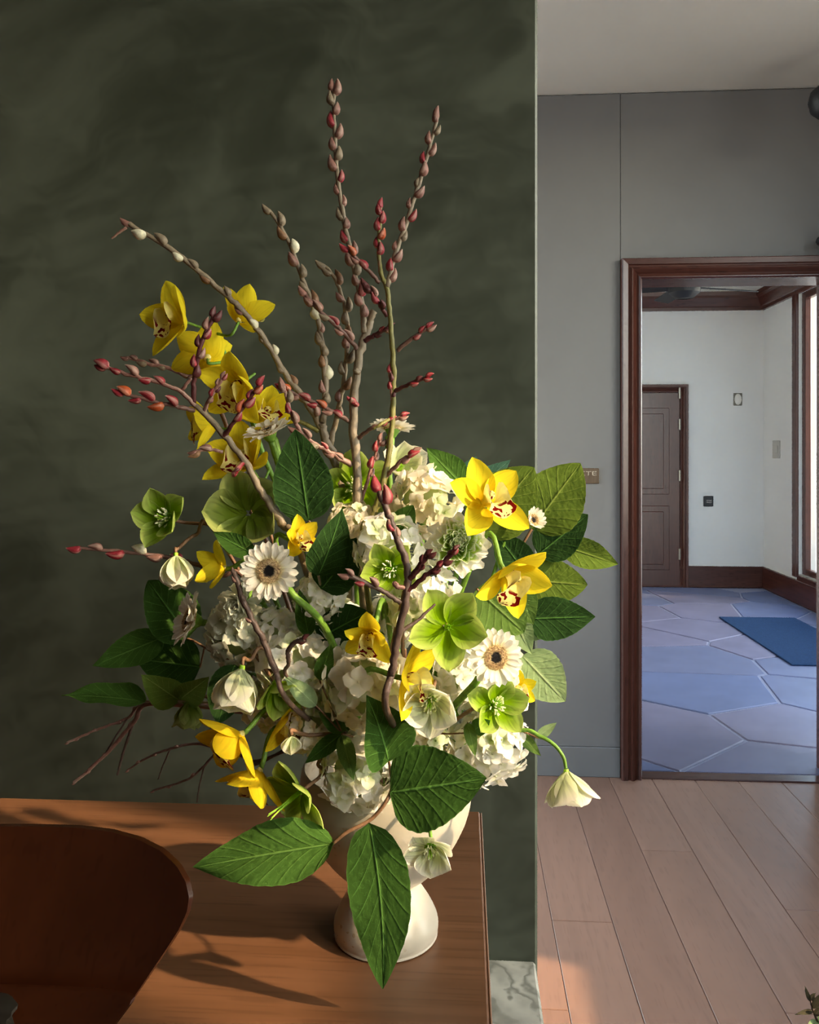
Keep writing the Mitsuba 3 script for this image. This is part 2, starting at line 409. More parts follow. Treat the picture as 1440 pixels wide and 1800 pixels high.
ZT, YT = .945, 1.15
k = thing('counter_table', 'brown wooden counter table that carries the white vase', 'table')
tx1 = XY(845, YT)
put('tabletop', mikit.ply(cbox(-.915, tx1, .69, YT, ZT - .032, ZT, .003), 'm_table'), k)
put('edge_band', mikit.ply(cbox(tx1 - .0002, tx1 + .0016, .692, YT - .002, ZT - .031, ZT - .0012, .0006), 'm_plank_2'), k, label='pale edge band on the right end')
put('apron', mikit.ply(cat([cbox(-.88, tx1 - .05, .73, .75, ZT - .11, ZT - .032, .002), cbox(-.88, tx1 - .05, YT - .06, YT - .04, ZT - .11, ZT - .032, .002), cbox(tx1 - .07, tx1 - .05, .75, YT - .06, ZT - .11, ZT - .032, .002)]), 'm_table'), k)
for x in (-.88, tx1 - .11):
    for y in (.735, YT - .10):
        put('leg', mikit.ply(cbox(x, x + .055, y, y + .055, .001, ZT - .033, .004), 'm_table'), k)


def slab_from_outline(px, d0, curve, cx, thick, bsdf, parent, name, lean=.00017, label=None):
    """A bent plywood sheet: outline in pixels, laid out at depth d0, its sides bent towards the camera."""
    from scipy.spatial import Delaunay
    from shapely import contains_xy
    p = Polygon([(x, -y) for x, y in px]).buffer(-3).buffer(3, quad_segs=6)
    L = p.exterior.length; nb = int(L / 9)
    bd = np.array([p.exterior.interpolate(L * i / nb).coords[0] for i in range(nb)])
    x0, y0, x1, y1 = p.bounds
    gx, gy = np.meshgrid(np.arange(x0, x1, 22), np.arange(y0, y1, 22)); g = np.c_[gx.ravel(), gy.ravel()]
    q = p.buffer(-9); g = g[contains_xy(q, g[:, 0], g[:, 1])]
    v2 = np.vstack([bd, g]); tri = Delaunay(v2).simplices
    c2 = v2[tri].mean(1); tri = tri[contains_xy(p.buffer(.01), c2[:, 0], c2[:, 1])]
    e1, e2 = v2[tri[:, 1]] - v2[tri[:, 0]], v2[tri[:, 2]] - v2[tri[:, 0]]
    cr = e1[:, 0] * e2[:, 1] - e1[:, 1] * e2[:, 0]; tri = tri[np.abs(cr) > 1e-6]; cr = cr[np.abs(cr) > 1e-6]
    tri[cr < 0] = tri[cr < 0][:, ::-1]
    n = len(v2); i = np.arange(nb); k2 = (i + 1) % nb
    if not p.exterior.is_ccw: i, k2 = k2, i
    faces = np.vstack([tri + n, tri[:, ::-1], np.c_[i, k2, k2 + n], np.c_[i, k2 + n, i + n]])
    P = []
    for z in (0, 1):
        for x, y in v2:
            u = (x - cx) / 300.0
            nrm = unit(-FW + RT * (-2 * curve * u) * (F / 300.0 / d0))
            P.append(W(x, -y, d0 - curve * u * u + lean * (1650 + y)) + nrm * (z * thick))
    m = trimesh.Trimesh(np.array(P), faces, process=False)
    mm = trimesh.Trimesh(np.array(P), m.faces, process=True)
    return put(name, mikit.ply(mm, bsdf, smooth=35), parent, label=label)


k = thing('plywood_stool', 'dark moulded plywood stool pulled up to the counter table', 'stool')
half = [(60, 1448), (140, 1450), (200, 1457), (250, 1471), (290, 1491), (318, 1517), (334, 1545), (340, 1572), (336, 1598), (322, 1628), (300, 1662), (270, 1706), (240, 1750), (205, 1800), (160, 1866), (100, 1900), (0, 1910)]
cxs = -60
back = half + [(2 * cxs - x, y) for x, y in half[::-1]]
slab_from_outline(back, .66, .024, cxs, .005, 'm_stool', k, 'backrest')
low = [(-20, 1729), (90, 1732), (170, 1736), (215, 1742), (239, 1748), (238, 1756), (205, 1800), (150, 1880), (90, 1980), (0, 2100)]
lowf = low + [(2 * cxs - x, y) for x, y in low[::-1]]
slab_from_outline(lowf, .648, .024, cxs, .005, 'm_stool', k, 'back_panel', .00036)
bk = [(-40, 1743), (0, 1744), (15, 1747), (22, 1752), (33, 1767), (33, 1771), (26, 1777), (20, 1781), (24, 1795), (30, 1815), (20, 1850), (-40, 1850)]
slab_from_outline(bk, .640, .024, cxs, .008, 'm_metal', k, 'bracket', .00036, label='grey metal bracket')
# seat, legs and ring of the stool stand below the frame
sc = W(cxs, HZ, .62)[:2]; sc = np.array([sc[0], .40])
seat = cbox(sc[0] - .21, sc[0] + .21, .20, .60, .66, .685, .01)
put('seat', mikit.ply(seat, 'm_stool'), k)
pl = W(cxs, 2050, .632)
put('spine', mikit.ply(cbox(pl[0] - .09, pl[0] + .09, .545, .567, .655, .985, .006), 'm_stool'), k)
for sx in (-1, 1):
    for y0, y1 in ((.24, .17), (.56, .60)):
        v, f, u = tube(spline([[sc[0] + sx * .16, y0, .665], [sc[0] + sx * .20, y1, .001]], 6), .013, 10)
        put('leg', mikit.ply((v, f), 'm_metal', smooth=40), k)
ring = [[sc[0] + .185 * a, b, .26] for a, b in ((-1, .20), (1, .20), (1, .58), (-1, .58), (-1, .20))]
put('foot_ring', mikit.ply(join([tube([ring[i], ring[i + 1]], .009, 8) for i in range(4)])[:2], 'm_metal', smooth=40), k)
# ---------------------------------------------------------------- vase
AX = 679.0; DV = .857
VC = W(AX, HZ, DV); VC = np.array([VC[0], VC[1], ZT])        # foot centre on the table
prof = [(0, .0005), (.049, .0005), (.0530, .004), (.0545, .010), (.0535, .018), (.048, .030), (.0405, .042), (.0355, .050), (.0335, .0555), (.0350, .0590), (.0372, .0605), (.0475, .068), (.063, .085), (.0755, .105), (.0845, .125), (.0885, .145), (.089, .160), (.0872, .172), (.0852, .1755), (.0832, .172), (.0845, .150), (.074, .112), (.050, .080), (.02, .074), (0, .0735)]
pp = spline(prof, 4)
v, f = lathe(pp, 72)
ang = np.arctan2(v[:, 1], v[:, 0]); rr = 1 + .006 * np.sin(2 * ang + 8 * v[:, 2]) + .010 * (meshkit.fbm(v * np.array([14, 14, 40]), 3, 3) - .5)
v = v * np.c_[rr, rr, np.ones(len(v))]
k = thing('footed_vase', 'white ceramic footed vase on the brown counter table', 'vase')
put('body', mikit.ply((v + VC, f), 'm_vase', smooth=True), k)

# ---------------------------------------------------------------- plant materials


def dec(uv):
    a = dr.floor(uv.x * .5); b = dr.floor(uv.y * .5)
    return uv.x - 2 * a, uv.y - 2 * b, a, b


def table(k, cols):
    out = mi.Color3f(C(cols[0]))
    for i, c in enumerate(cols[1:], 1):
        out = dr.select(k > i - .5, mi.Color3f(C(c)), out)
    return out


LEAF_T = ['2b4423', '385624', '496c2e', '62803f', '5a702c', '6f8a3a', '8fa878', '44695a', '4c4738']
LEAF_V = ['5c8a45', '6a9a4c', '7aa452', '93ae66', '94a652', 'a5b866', 'bccba0', '7fa592', '6a6450']


def f_leaf(p, n, uv):
    s, t, k, j = dec(uv)
    a = dr.abs(2 * s - 1)
    base = table(k, LEAF_T); vein = table(k, LEAF_V)
    mid = 1 - smoothstep(.012, .045, a)
    c = (t - .42 * a * (1 - .35 * a)) * 7.5
    fr = dr.abs(c - dr.floor(c + .5))
    lat = (1 - smoothstep(.012, .05, fr)) * smoothstep(0.0, .06, a) * (1 - smoothstep(.75, .98, a))
    c2 = dr.abs(noise(s * 26 + 4 * t, t * 46, k) - .5)
    net = 1 - smoothstep(.0, .07, c2)
    mott = fbm(s * 4, t * 5, k + j * 3.0, 3)
    col = base * (.78 + .45 * mott)
    edge = smoothstep(.955, .99, a)
    return mix(mix(mix(col, vein, .16 * net), vein, .42 * lat), vein, dr.minimum(.75 * mid + .25 * edge, 1))


def b_leaf(p, n, uv):
    s, t, k, j = dec(uv)
    a = dr.abs(2 * s - 1); c = (t - .42 * a * (1 - .35 * a)) * 7.5
    fr = dr.abs(c - dr.floor(c + .5))
    return -.0006 * (1 - smoothstep(0.0, .12, fr)) * smoothstep(0.0, .06, a) - .0016 * (1 - smoothstep(0, .07, a)) + .0006 * noise(s * 22, t * 34, k)


scene['m_leaf'] = {'type': 'bumpmap', 'arbitrary': proc(b_leaf, 1e-3), 'scale': 1.0, 'bsdf': {'type': 'principledthin', 'base_color': proc(f_leaf), 'roughness': .38, 'diff_trans': .55, 'spec_trans': 0.0, 'eta': 1.42}}

# index:   0 hydrangea white  1 cream   2 pale green  3 grey green  4 gerbera  5 hellebore green 6 hellebore white 7 hellebore olive 8 orchid   9 orchid gold 10 lip     11 carnation
PET_IN = ['eaead2', 'e8e0c4', 'b9c98a', 'b4bb9a', 'ede3b8', '7da50c', 'dde6b4', '77902c', 'e6c81c', 'dcb616', 'ead24a', 'b0cc62']
PET_OUT = ['fbf9f4', 'f8f1e0', 'e8ecd0', 'dddfcd', 'fcf8ee', 'c0d272', 'f3efdf', 'b3bf74', 'f6e234', 'f0d02a', 'f3ea98', 'e9eedb']


def f_petal(p, n, uv):
    s, t, k, j = dec(uv)
    a = dr.abs(2 * s - 1)
    hel = dr.select((j > 4.5) & (j < 7.5), 1.0, 0.0); orc = dr.select((j > 7.5) & (j < 10.5), 1.0, 0.0); lip = dr.select((j > 9.5) & (j < 10.5), 1.0, 0.0)
    edge = dr.maximum(t, a)
    w = dr.select(hel > .5, smoothstep(.25, .92, .72 * t + .42 * a * a), smoothstep(.0, .5, t))
    vn = noise(s * 26 / (.35 + .65 * dr.maximum(t, .1)) * .6 + k * 7, t * 3.0, j)
    w = dr.select(j > 10.5, smoothstep(.80, 1.0, t), w)
    col = mix(table(j, PET_IN), table(j, PET_OUT), w)
    col = col * (1 - .30 * hel * smoothstep(.45, .8, vn) * (1 - .6 * w)) * (1 - .10 * orc * smoothstep(.55, .85, vn)) * (.93 + .10 * noise(k * 3.7, j, 2.0))
    sp = noise(s * 11, t * 15, 3.0)
    spot = lip * smoothstep(.56, .62, sp) * smoothstep(.45, .6, t) * (1 - smoothstep(.93, .98, t))
    return mix(col, C('6b1410'), spot)


thin('m_petal', f_petal, .55, .75)

TW = ['857763', '7a7640', '6d5048', '8e2a34', '8a6258', 'dcd8bc', 'b5532c', '6d9636', '85644a', '5c4a42', '96866c', '54292a']


def f_twig(p, n, uv):
    s, t, k, j = dec(uv)
    g = fbm(p.x * 420, p.y * 420, p.z * 260, 3); h = noise(p.x * 90, p.y * 90, p.z * 90)
    base = table(j, TW)
    tip = dr.select((j > 2.5) & (j < 6.5), 1.0, 0.0)
    col = base * (.62 + .62 * g) * (.85 + .3 * h)
    return mix(col, C('d8c3b4'), .22 * tip * smoothstep(.5, .8, noise(s * 9, t * 2.0, k)) + .35 * tip * smoothstep(.86, 1, t))


mat('m_twig', f_twig, .5, spec=.4)
# gerbera eyes: dark centre, beige ring
mat('m_eye', lambda p, n, uv: mix(C('1e1a1c'), mix(C('8a6238'), C('efdcb0'), smoothstep(.3, .62, noise(p.x * 1300, p.y * 1300, p.z * 1300))), smoothstep(.40, .56, uv.x + .22 * (noise(p.x * 700, p.y * 700, p.z * 700) - .5))), .6)
mat('m_anther', lambda p, n, uv: mix(C('8fc02a'), C('f2f4d0'), smoothstep(.35, .7, uv.y)), .5)


# ---------------------------------------------------------------- plant builders
def cam(f):                        # (right, up, towards the camera) -> world
    return unit(f[0] * RT + f[1] * UP - f[2] * FW)


def frame(pos, f, roll, s):
    z = cam(f); up = UP if abs(z @ UP) < .95 else -FW * np.sign(z @ UP) * -1
    y = unit(up - z * (up @ z)); x = np.cross(y, z)
    c, sn = cos(radians(roll)), sin(radians(roll))
    M = np.eye(4); M[:3, 0] = (x * c + y * sn) * s; M[:3, 1] = (-x * sn + y * c) * s; M[:3, 2] = z * s; M[:3, 3] = pos
    return M


def Rz(a):
    M = np.eye(4); a = radians(a); M[:2, :2] = [[cos(a), -sin(a)], [sin(a), cos(a)]]; return M


def Rx(a):
    M = np.eye(4); a = radians(a); M[1:3, 1:3] = [[cos(a), -sin(a)], [sin(a), cos(a)]]; return M


def Ry(a):
    M = np.eye(4); a = radians(a); M[0, 0] = cos(a); M[0, 2] = sin(a); M[2, 0] = -sin(a); M[2, 2] = cos(a); return M


def Tr(x, y, z):
    M = np.eye(4); M[:3, 3] = [x, y, z]; return M


def Sc(x, y=None, z=None):
    return np.diag([x, x if y is None else y, x if z is None else z, 1.0])


def petal(nu, nv, wid, wf, L=1.0, cup=0.0, bend=0.0, ruf=0.0, rf=3, ph=0.0, keel=0.0, notch=0.0):
    u, vv = np.meshgrid(np.linspace(0, 1, nu), np.linspace(-1, 1, nv), indexing='ij')
    w = wf(u) * wid
    if abs(bend) > 1e-6: y0, z0 = np.sin(bend * u) / bend, (1 - np.cos(bend * u)) / bend
    else: y0, z0 = u.copy(), np.zeros_like(u)
    nz, ny = np.cos(bend * u), -np.sin(bend * u)
    h = cup * w * vv**2 * 1.6 - keel * w * np.abs(vv) + ruf * np.sin(rf * 2 * pi * u + ph + 1.5 * np.sign(vv)) * vv**2 * (.3 + u) + ruf * .8 * np.sin(rf * 4 * vv + ph) * u**2
    yy = y0 - notch * np.exp(-(vv / .25)**2) * u**6
    P = np.stack([w * vv, L * (yy + ny * h), L * z0 + nz * h], -1).reshape(-1, 3)
    uv = np.stack([(vv + 1) / 2, u], -1).reshape(-1, 2)
    return P, grid_faces(nu, nv)[:, ::-1], uv


def ell(p=1.0, q=.7, e=.02):
    return lambda u: np.maximum(np.sin(pi * np.clip(u, 0, 1)**p), 0)**q + e


def ovate(tip=1.4, b=.62):         # leaf outline: broad below the middle, drawn-out tip
    tip = tip + .75
    return lambda u: np.maximum(u, 0)**b * np.maximum(1 - u, 0)**(.5 * tip) * 1.0 / ((b / (b + .5 * tip))**b * (.5 * tip / (b + .5 * tip))**(.5 * tip)) + .004


def dome(px, py, dz=0.0):
    e = 1 - ((px - 650) / 360.0)**2 - ((py - 1110) / 340.0)**2
    return .875 - .165 * math.sqrt(max(e, 0)) - dz


def rim(a, r=.055):
    return VC + np.array([r * cos(a), r * sin(a), .172])


STEM_N = [0]


def to_vase(P0, d0, out=.05, via=(), n=7):
    """Stem path from P0, leaving along the world direction d0, over the rim and down into the vase."""
    STEM_N[0] += 1
    c = P0 - VC; a = math.atan2(c[1], c[0]) + .35 * sin(STEM_N[0] * 2.4); q = min(.058, .02 + .25 * math.hypot(c[0], c[1]))
    pts = [P0, P0 + d0 * out] + [W(*v) for v in via] + [rim(a, q) + np.array([0, 0, .03]), VC + np.array([q * .45 * cos(a), q * .45 * sin(a), .10])]
    return spline(pts, n)


def stem(parent, path, r0, r1, j, name='stem', label=None):
    return put(name, uvply(tube(path, np.linspace(r0, r1, len(path)), 7), 'm_twig', 0, j), parent, label=label)


# ---- leaves
def leaf_mesh(L, Wd, bend=0.0, fold=0.2, wave=0.0, tip=1.4, b=.62, asym=0.0, seed=0, tone=0, wn=2.0, serr=.012):
    nu, nv = 26, 13
    u, v = np.meshgrid(np.linspace(0, 1, nu), np.linspace(-1, 1, nv), indexing='ij')
    w = ovate(tip, b)(u) * Wd / 2
    w = w * (1 + serr * np.sign(np.sin(u * 90)) * (np.abs(v) > .99))
    rs = np.random.default_rng(seed)
    side = asym * 4 * u * (1 - u) * L
    z = bend * L * 4 * u * (1 - u) + fold * w * np.abs(v)**1.3 + wave * L * np.sin(wn * 2 * pi * u + rs.uniform(0, 6) + 1.2 * np.sign(v)) * v**2 - .01 * L * np.exp(-(v / .12)**2)
    cc = (u - .42 * np.abs(v) * (1 - .35 * np.abs(v))) * 7.5
    z = z + .012 * Wd * np.cos(2 * pi * cc) * -1 * np.abs(v)**.5 * (1 - np.abs(v))
    P = np.stack([w * v + side, u * L, z], -1).reshape(-1, 3)
    uv = np.stack([(v + 1) / 2, u], -1).reshape(-1, 2)
    return P, grid_faces(nu, nv)[:, ::-1], uv


LN = [0]


def leaf(parent, base, tipp, wpx, tone, roll=0, bend=0.0, fold=.2, wave=.012, tip=1.4, b=.62, asym=0.0, wn=2.0, name='leaf', label=None, flip=False):
    """A leaf between two points of the photograph, each (column, row, depth)."""
    LN[0] += 1
    B, E = W(*base), W(*tipp); L = np.linalg.norm(E - B); y = (E - B) / L
    mid = (B + E) / 2; vw = unit(np.array([0, 0, HC]) - mid)
    n0 = unit(vw - y * (vw @ y)); x0 = np.cross(y, n0)
    a = radians(roll); z = n0 * cos(a) + x0 * sin(a); x = np.cross(y, z)
    M = np.eye(4); M[:3, 0], M[:3, 1], M[:3, 2], M[:3, 3] = x, y, z, B
    Wd = wpx * (base[2] + tipp[2]) / 2 / F / max(cos(a), .35)
    return put(name, uvply(leaf_mesh(L, Wd, bend, fold, wave, tip, b, asym, LN[0], tone, wn), 'm_leaf', tone, LN[0] % 5), parent, M, label=label)


def sprig(name, label, catg, pts, r, j, leaves, down=True, group=None, stem_out=.03):
    """A stem through photograph points (base last) that runs into the vase, with its leaves."""
    k = thing(name, label, catg, group)
    P = [W(*q) for q in pts]
    path = spline(P, 6)
    if down:
        dd = unit(P[-1] - P[-2]) if len(P) > 1 else np.array([0, 0, -1.0])
        path = np.vstack([path[:-1], to_vase(P[-1], dd, stem_out)])
    stem(k, path, r * .6, r, j)
    for lf in leaves:
        lf = dict(lf); lf.setdefault('fold', .2)
        if 'pet' in lf:
            q = lf.pop('pet'); i = min(range(len(path)), key=lambda m: np.linalg.norm(path[m] - W(*lf['base'])))
            put('petiole', uvply(tube(np.array([path[i], W(*lf['base'])]), r * .6, 6), 'm_twig', 0, j), k)
        leaf(k, **lf)
    return k


# ---- budded branches
BUDS = {}


def bud_shape(j, kind):
    if (j, kind) not in BUDS:
        u = np.linspace(0, 1, 9); r = (np.sin(pi * np.clip(u, 0, 1)**(.62 if kind == 0 else .8)))**.8 * (.30 if kind == 0 else .38) + .004
        pr = np.c_[r, u]
        n = 8; ang = np.arange(n) * 2 * pi / n
        v = np.stack([pr[:, None, 0] * np.cos(ang) * 1.0, pr[:, None, 0] * np.sin(ang) * .8 + .10 * np.sin(pi * pr[:, None, 1]), np.broadcast_to(pr[:, None, 1], (9, n))], -1).reshape(-1, 3)
        uv = np.stack(np.meshgrid(u, ang / 2 / pi, indexing='ij')[::-1], -1).reshape(-1, 2)
        BUDS[(j, kind)] = uvply((v, grid_faces(9, n, True)[:, ::-1], uv), 'm_twig', kind, j)
    return BUDS[(j, kind)]


BR = np.random.default_rng(5)


def bud(parent, P, t, size, j, kind=0, side=None, open_=.35):
    t = unit(t); a = side if side is not None else BR.uniform(0, 2 * pi)
    x = unit(np.cross(t, [.3, .5, .1])); y = np.cross(t, x); o = x * cos(a) + y * sin(a)
    z = unit(t + o * open_); xx = unit(np.cross(o, z)); yy = np.cross(z, xx)
    M = np.eye(4); M[:3, 0], M[:3, 1], M[:3, 2] = xx * size, yy * size, z * size; M[:3, 3] = P + o * size * .05
    put('bud', bud_shape(j, kind), parent, M)


def gnarl(path, r, seed):
    rs = np.random.default_rng(seed)
    return path + rs.normal(0, 1, path.shape) * r * .25


def twig(parent, pts, r0, r1, j, name='twig', buds=None, seed=0):
    """A twig through photograph points from base to tip; r in pixels; buds = dict(start, step, size, cols, tip)."""
    P = np.array([W(*q) for q in pts]); path = spline(P, 7); d = np.mean([q[2] for q in pts])
    n = len(path); rr = np.linspace(r0, r1, n) * d / F
    rs = np.random.default_rng(seed + 11)
    rr = rr * (1 + .22 * rs.random(n)); path = path + rs.normal(0, 1, path.shape) * rr[:, None] * .16
    put(name, uvply(tube(path, rr, 8), 'm_twig', 0, j), parent)
    if buds:
        seg = np.linalg.norm(np.diff(path, axis=0), axis=1); s = np.r_[0, np.cumsum(seg)]; total = s[-1]
        st = buds.get('step', 26) * d / F; at = buds.get('start', .2) * total; m = 0
        # buds alternate across the plane that faces the room's front, so that they show
        while at < total - st * .25:
            i = min(np.searchsorted(s, at), n - 1); i = max(i, 1)
            q = path[i - 1] + (path[i] - path[i - 1]) * ((at - s[i - 1]) / max(seg[i - 1], 1e-9)); t = unit(path[i] - path[i - 1])
            x = unit(np.cross(t, [.3, .5, .1])); y = np.cross(t, x)
            o = unit(np.cross(t, FW)) * (1 if m % 2 else -1) + FW * rs.uniform(-.9, .5)
            a = math.atan2(o @ y, o @ x)
            j2 = buds['cols'][m % len(buds['cols'])]
            sz = buds.get('size', 26) * d / F * rs.uniform(.8, 1.15)
            bud(parent, q, t, sz, j2, 1 if j2 == 5 else 0, a, rs.uniform(.08, .32))
            at += st * rs.uniform(.8, 1.2); m += 1
        if buds.get('tip', True):
            bud(parent, path[-1] - unit(path[-1] - path[-2]) * .002, path[-1] - path[-2], buds.get('size', 26) * d / F * .9, buds['cols'][0], 0, 0, .05)
    return path


# ---- hydrangea heads
def floret(seed, tint, nu=5, nv=4):
    rs = np.random.default_rng(seed); out = []
    for i in range(4):
        p = petal(nu, nv, .50, ell(.78, .55, .05), 1.0, cup=rs.uniform(-.15, .25), bend=rs.uniform(-.5, .35), ruf=.05, rf=1.3, ph=rs.uniform(0, 6), notch=.06)
        M = Rz(90 * i + rs.uniform(-10, 10)) @ Rx(rs.uniform(5, 26)) @ Tr(0, .04, 0)
        v = p[0] @ M[:3, :3].T + M[:3, 3]
        out.append((v, p[1], p[2]))
    b = trimesh.creation.icosphere(0, .10)
    out.append((np.array(b.vertices) + [0, 0, .06], np.array(b.faces), np.full((len(b.vertices), 2), .05) + [.4, 0]))
    q = tube(np.array([[0, 0, -.9], [.03, 0, -.4], [0, 0, 0]]), .035, 4)
    out.append((q[0], q[1], q[2] * .05))
    return uvply(join(out), 'm_petal', seed % 6, tint)


FLO = {}
HR = np.random.default_rng(31)


def hydrangea(label, px, py, rpx, d=None, tint=0, squash=.85, n=None, fsz=.33, f=(0, .15, 1)):
    k = thing('hydrangea', label, 'flower', 'white hydrangea heads in the bouquet')
    R = rpx * (d or dome(px, py)) / F
    d = d if d is not None else dome(px, py) + R * .75
    Cn = W(px, py, d); R = rpx * d / F
    out = unit(Cn - (VC + [0, 0, .12])) * .5 + cam(f) * .6; out = unit(out)
    if n is None: n = int(4.6 / fsz**2 * 1.45)
    core = trimesh.creation.icosphere(2, R * .62)
    cv = np.array(core.vertices); cv = cv * (1 + .35 * (meshkit.noise(cv / R * 5, 2)[:, None] - .5))
    put('stalk_cluster', uvply((cv + Cn, np.array(core.faces), np.full((len(cv), 2), .1)), 'm_petal', 0, 2), k)
    g = (1 + 5**.5) / 2
    for i in range(n):
        zc = 1 - (2 * i + 1) / n; a = 2 * pi * i / g
        dv = np.array([math.sqrt(1 - zc * zc) * cos(a), math.sqrt(1 - zc * zc) * sin(a), zc])
        if dv @ FW > .45 or dv @ out < -.72: continue
        dv = unit(dv + HR.normal(0, .10, 3))
        M = frame(Cn + dv * R * (.74 + .24 * HR.random()), (dv @ RT, dv @ UP, -(dv @ FW)), HR.uniform(0, 90), R * fsz * HR.uniform(.85, 1.2))
        M = M @ Rx(HR.uniform(-24, 24)) @ Ry(HR.uniform(-24, 24))
        t = tint if HR.random() < .82 else (2 if tint != 3 else 3)
        s = int(HR.integers(4)); key = (t, s)
        if key not in FLO: FLO[key] = floret(100 * t + s, t)
        put('floret', FLO[key], k, M)
    stem(k, to_vase(Cn - out * R * .3, -out, .03), .003, .0035, 7)
    return k


# ---- orchids
def orchid_meshes():
    o = {}
    for t in (8, 9):
        o['dorsal', t] = uvply(petal(12, 9, .32, ell(.82, .62), 1.0, cup=.35, bend=.45, keel=.0), 'm_petal', 0, t)
        o['sepal', t] = uvply(petal(12, 9, .30, ell(.86, .62), 1.0, cup=.35, bend=.30), 'm_petal', 1, t)
        o['petal', t] = uvply(petal(12, 9, .31, ell(.9, .62), .98, cup=.30, bend=.5), 'm_petal', 2, t)
    nu, nv = 14, 11
    u, v = np.meshgrid(np.linspace(0, 1, nu), np.linspace(-1, 1, nv), indexing='ij')
    th = .25 + 1.95 * u**1.6                                   # the lip runs forwards, then curls down
    ds = 1 / (nu - 1) * .78
    cz = np.cumsum(np.cos(th - .25)[:, 0]) * ds; cy = -np.cumsum(np.sin(th - .25)[:, 0]) * ds
    wd = .12 + .20 * np.exp(-((u - .45) / .22)**2) + .17 * np.exp(-((u - .85) / .16)**2) - .10 * smoothstep_np(.93, 1.0, u)
    ang = v * (1.9 * np.exp(-((u - .4) / .3)**2) + .25)
    x = wd * np.sin(ang) / np.maximum(np.abs(ang).max(1, keepdims=True), .6) * 1.3; up = wd * (1 - np.cos(ang)) * .9
    fr = .035 * np.sin(9 * v + 14 * u) * np.clip(u - .45, 0, 1) * v**2
    nyy, nzz = np.cos(th - .25), np.sin(th - .25)
    P = np.stack([x, cy[:, None] + nyy * (up + fr) - .06, cz[:, None] + nzz * (up + fr) + .02], -1).reshape(-1, 3)
    o['lip'] = uvply((P, grid_faces(nu, nv)[:, ::-1], np.stack([(v + 1) / 2, u], -1).reshape(-1, 2)), 'm_petal', 0, 10)
    c = tube(spline([[0, .0, 0], [0, .07, .16], [0, .08, .34], [0, .03, .44]], 4), np.r_[np.linspace(.07, .085, 10), [.10, .10, .07]], 8)
    o['column'] = uvply((c[0], c[1], np.c_[c[2][:, 0], .3 + .6 * c[2][:, 1]]), 'm_petal', 1, 10)
    return o


def smoothstep_np(a, b, x):
    t = np.clip((x - a) / (b - a), 0, 1); return t * t * (3 - 2 * t)


ORC = orchid_meshes()
OR = np.random.default_rng(77)


def orchid_parts(k, M, gold=False, op=0, pre=''):
    t = 9 if gold else 8
    for nm, ph, el in (('dorsal', 0, 12 + op), ('petal', 62, 20 + op), ('petal', -62, 20 + op), ('sepal', 128, 10 + op), ('sepal', -128, 10 + op)):
        put(pre + ('petal' if nm == 'petal' else 'sepal'), ORC[nm, t], k, M @ Rz(ph + OR.uniform(-7, 7)) @ Rx(el + OR.uniform(-8, 10)) @ Tr(0, .05, 0) @ Ry(OR.uniform(-9, 9)))
    put(pre + 'lip', ORC['lip'], k, M @ Ry(OR.uniform(-5, 5)), label='paler lip with maroon spots' if not pre else None)
    put(pre + 'column', ORC['column'], k, M)


def orchid(label, px, py, size, f, roll=0, d=None, gold=False, op=0, via=(), dz=0.0):
    k = thing('cymbidium_orchid', label, 'flower', 'single yellow orchids in the bouquet')
    d = dome(px, py, dz) if d is None else d
    s = size / 2 * d / F; P = W(px, py, d); M = frame(P, f, roll, s)
    orchid_parts(k, M, gold, op)
    stem(k, to_vase(P - cam(f) * s * .02, -cam(f), .04, via), .0024, .0026, 7)
    return k


# ---- hellebores
def hellebore_meshes():
    o = {}
    for j in (5, 6, 7):
        for s in range(3):
            o[j, s] = uvply(petal(11, 9, {5: .345, 6: .47, 7: .43}[j] + .03 * s, ell(1.12, .55), 1.0, cup=.22 + .08 * s, bend=.35 + .2 * s, ruf=.025, rf=1.1, ph=2 * s), 'm_petal', s, j)
    rs = np.random.default_rng(3); parts, nec = [], []
    for i in range(34):
        a = rs.uniform(0, 2 * pi); r = rs.uniform(.08, .30); h = rs.uniform(.25, .42)
        p = spline([[.05 * cos(a), .05 * sin(a), 0], [r * .7 * cos(a), r * .7 * sin(a), h * .6], [r * cos(a), r * sin(a), h]], 3)
        q = tube(p, [.011, .010, .009, .009, .026, .022][:len(p)] if len(p) >= 6 else [.011] * (len(p) - 1) + [.026], 5); parts.append(q)
    for i in range(12):
        a = 2 * pi * i / 12
        q = tube(np.array([[.10 * cos(a), .10 * sin(a), .0], [.15 * cos(a), .15 * sin(a), .07], [.20 * cos(a), .20 * sin(a), .12]]), [.02, .035, .028], 6); nec.append((q[0], q[1], q[2] * .3))
    sty = [tube(spline([[.02 * cos(a), .02 * sin(a), 0], [.03 * cos(a), .03 * sin(a), .3], [.08 * cos(a), .08 * sin(a), .52]], 3), [.05, .05, .045, .03, .018, .012, .01][:7], 6) for a in (0, 1.6, 3.1, 4.7)]
    sty = [(q[0], q[1], q[2] * .4) for q in sty]
    v, f, u = join(parts); o['stamens'] = mikit.ply((v, f), 'm_anther', smooth=True, uv=u)
    v, f, u = join(nec); o['nectaries'] = mikit.ply((v, f), 'm_anther', smooth=True, uv=u)
    v, f, u = join(sty); o['pistil'] = mikit.ply((v, f), 'm_anther', smooth=True, uv=u)
    return o


HEL = hellebore_meshes(); HB = np.random.default_rng(13)


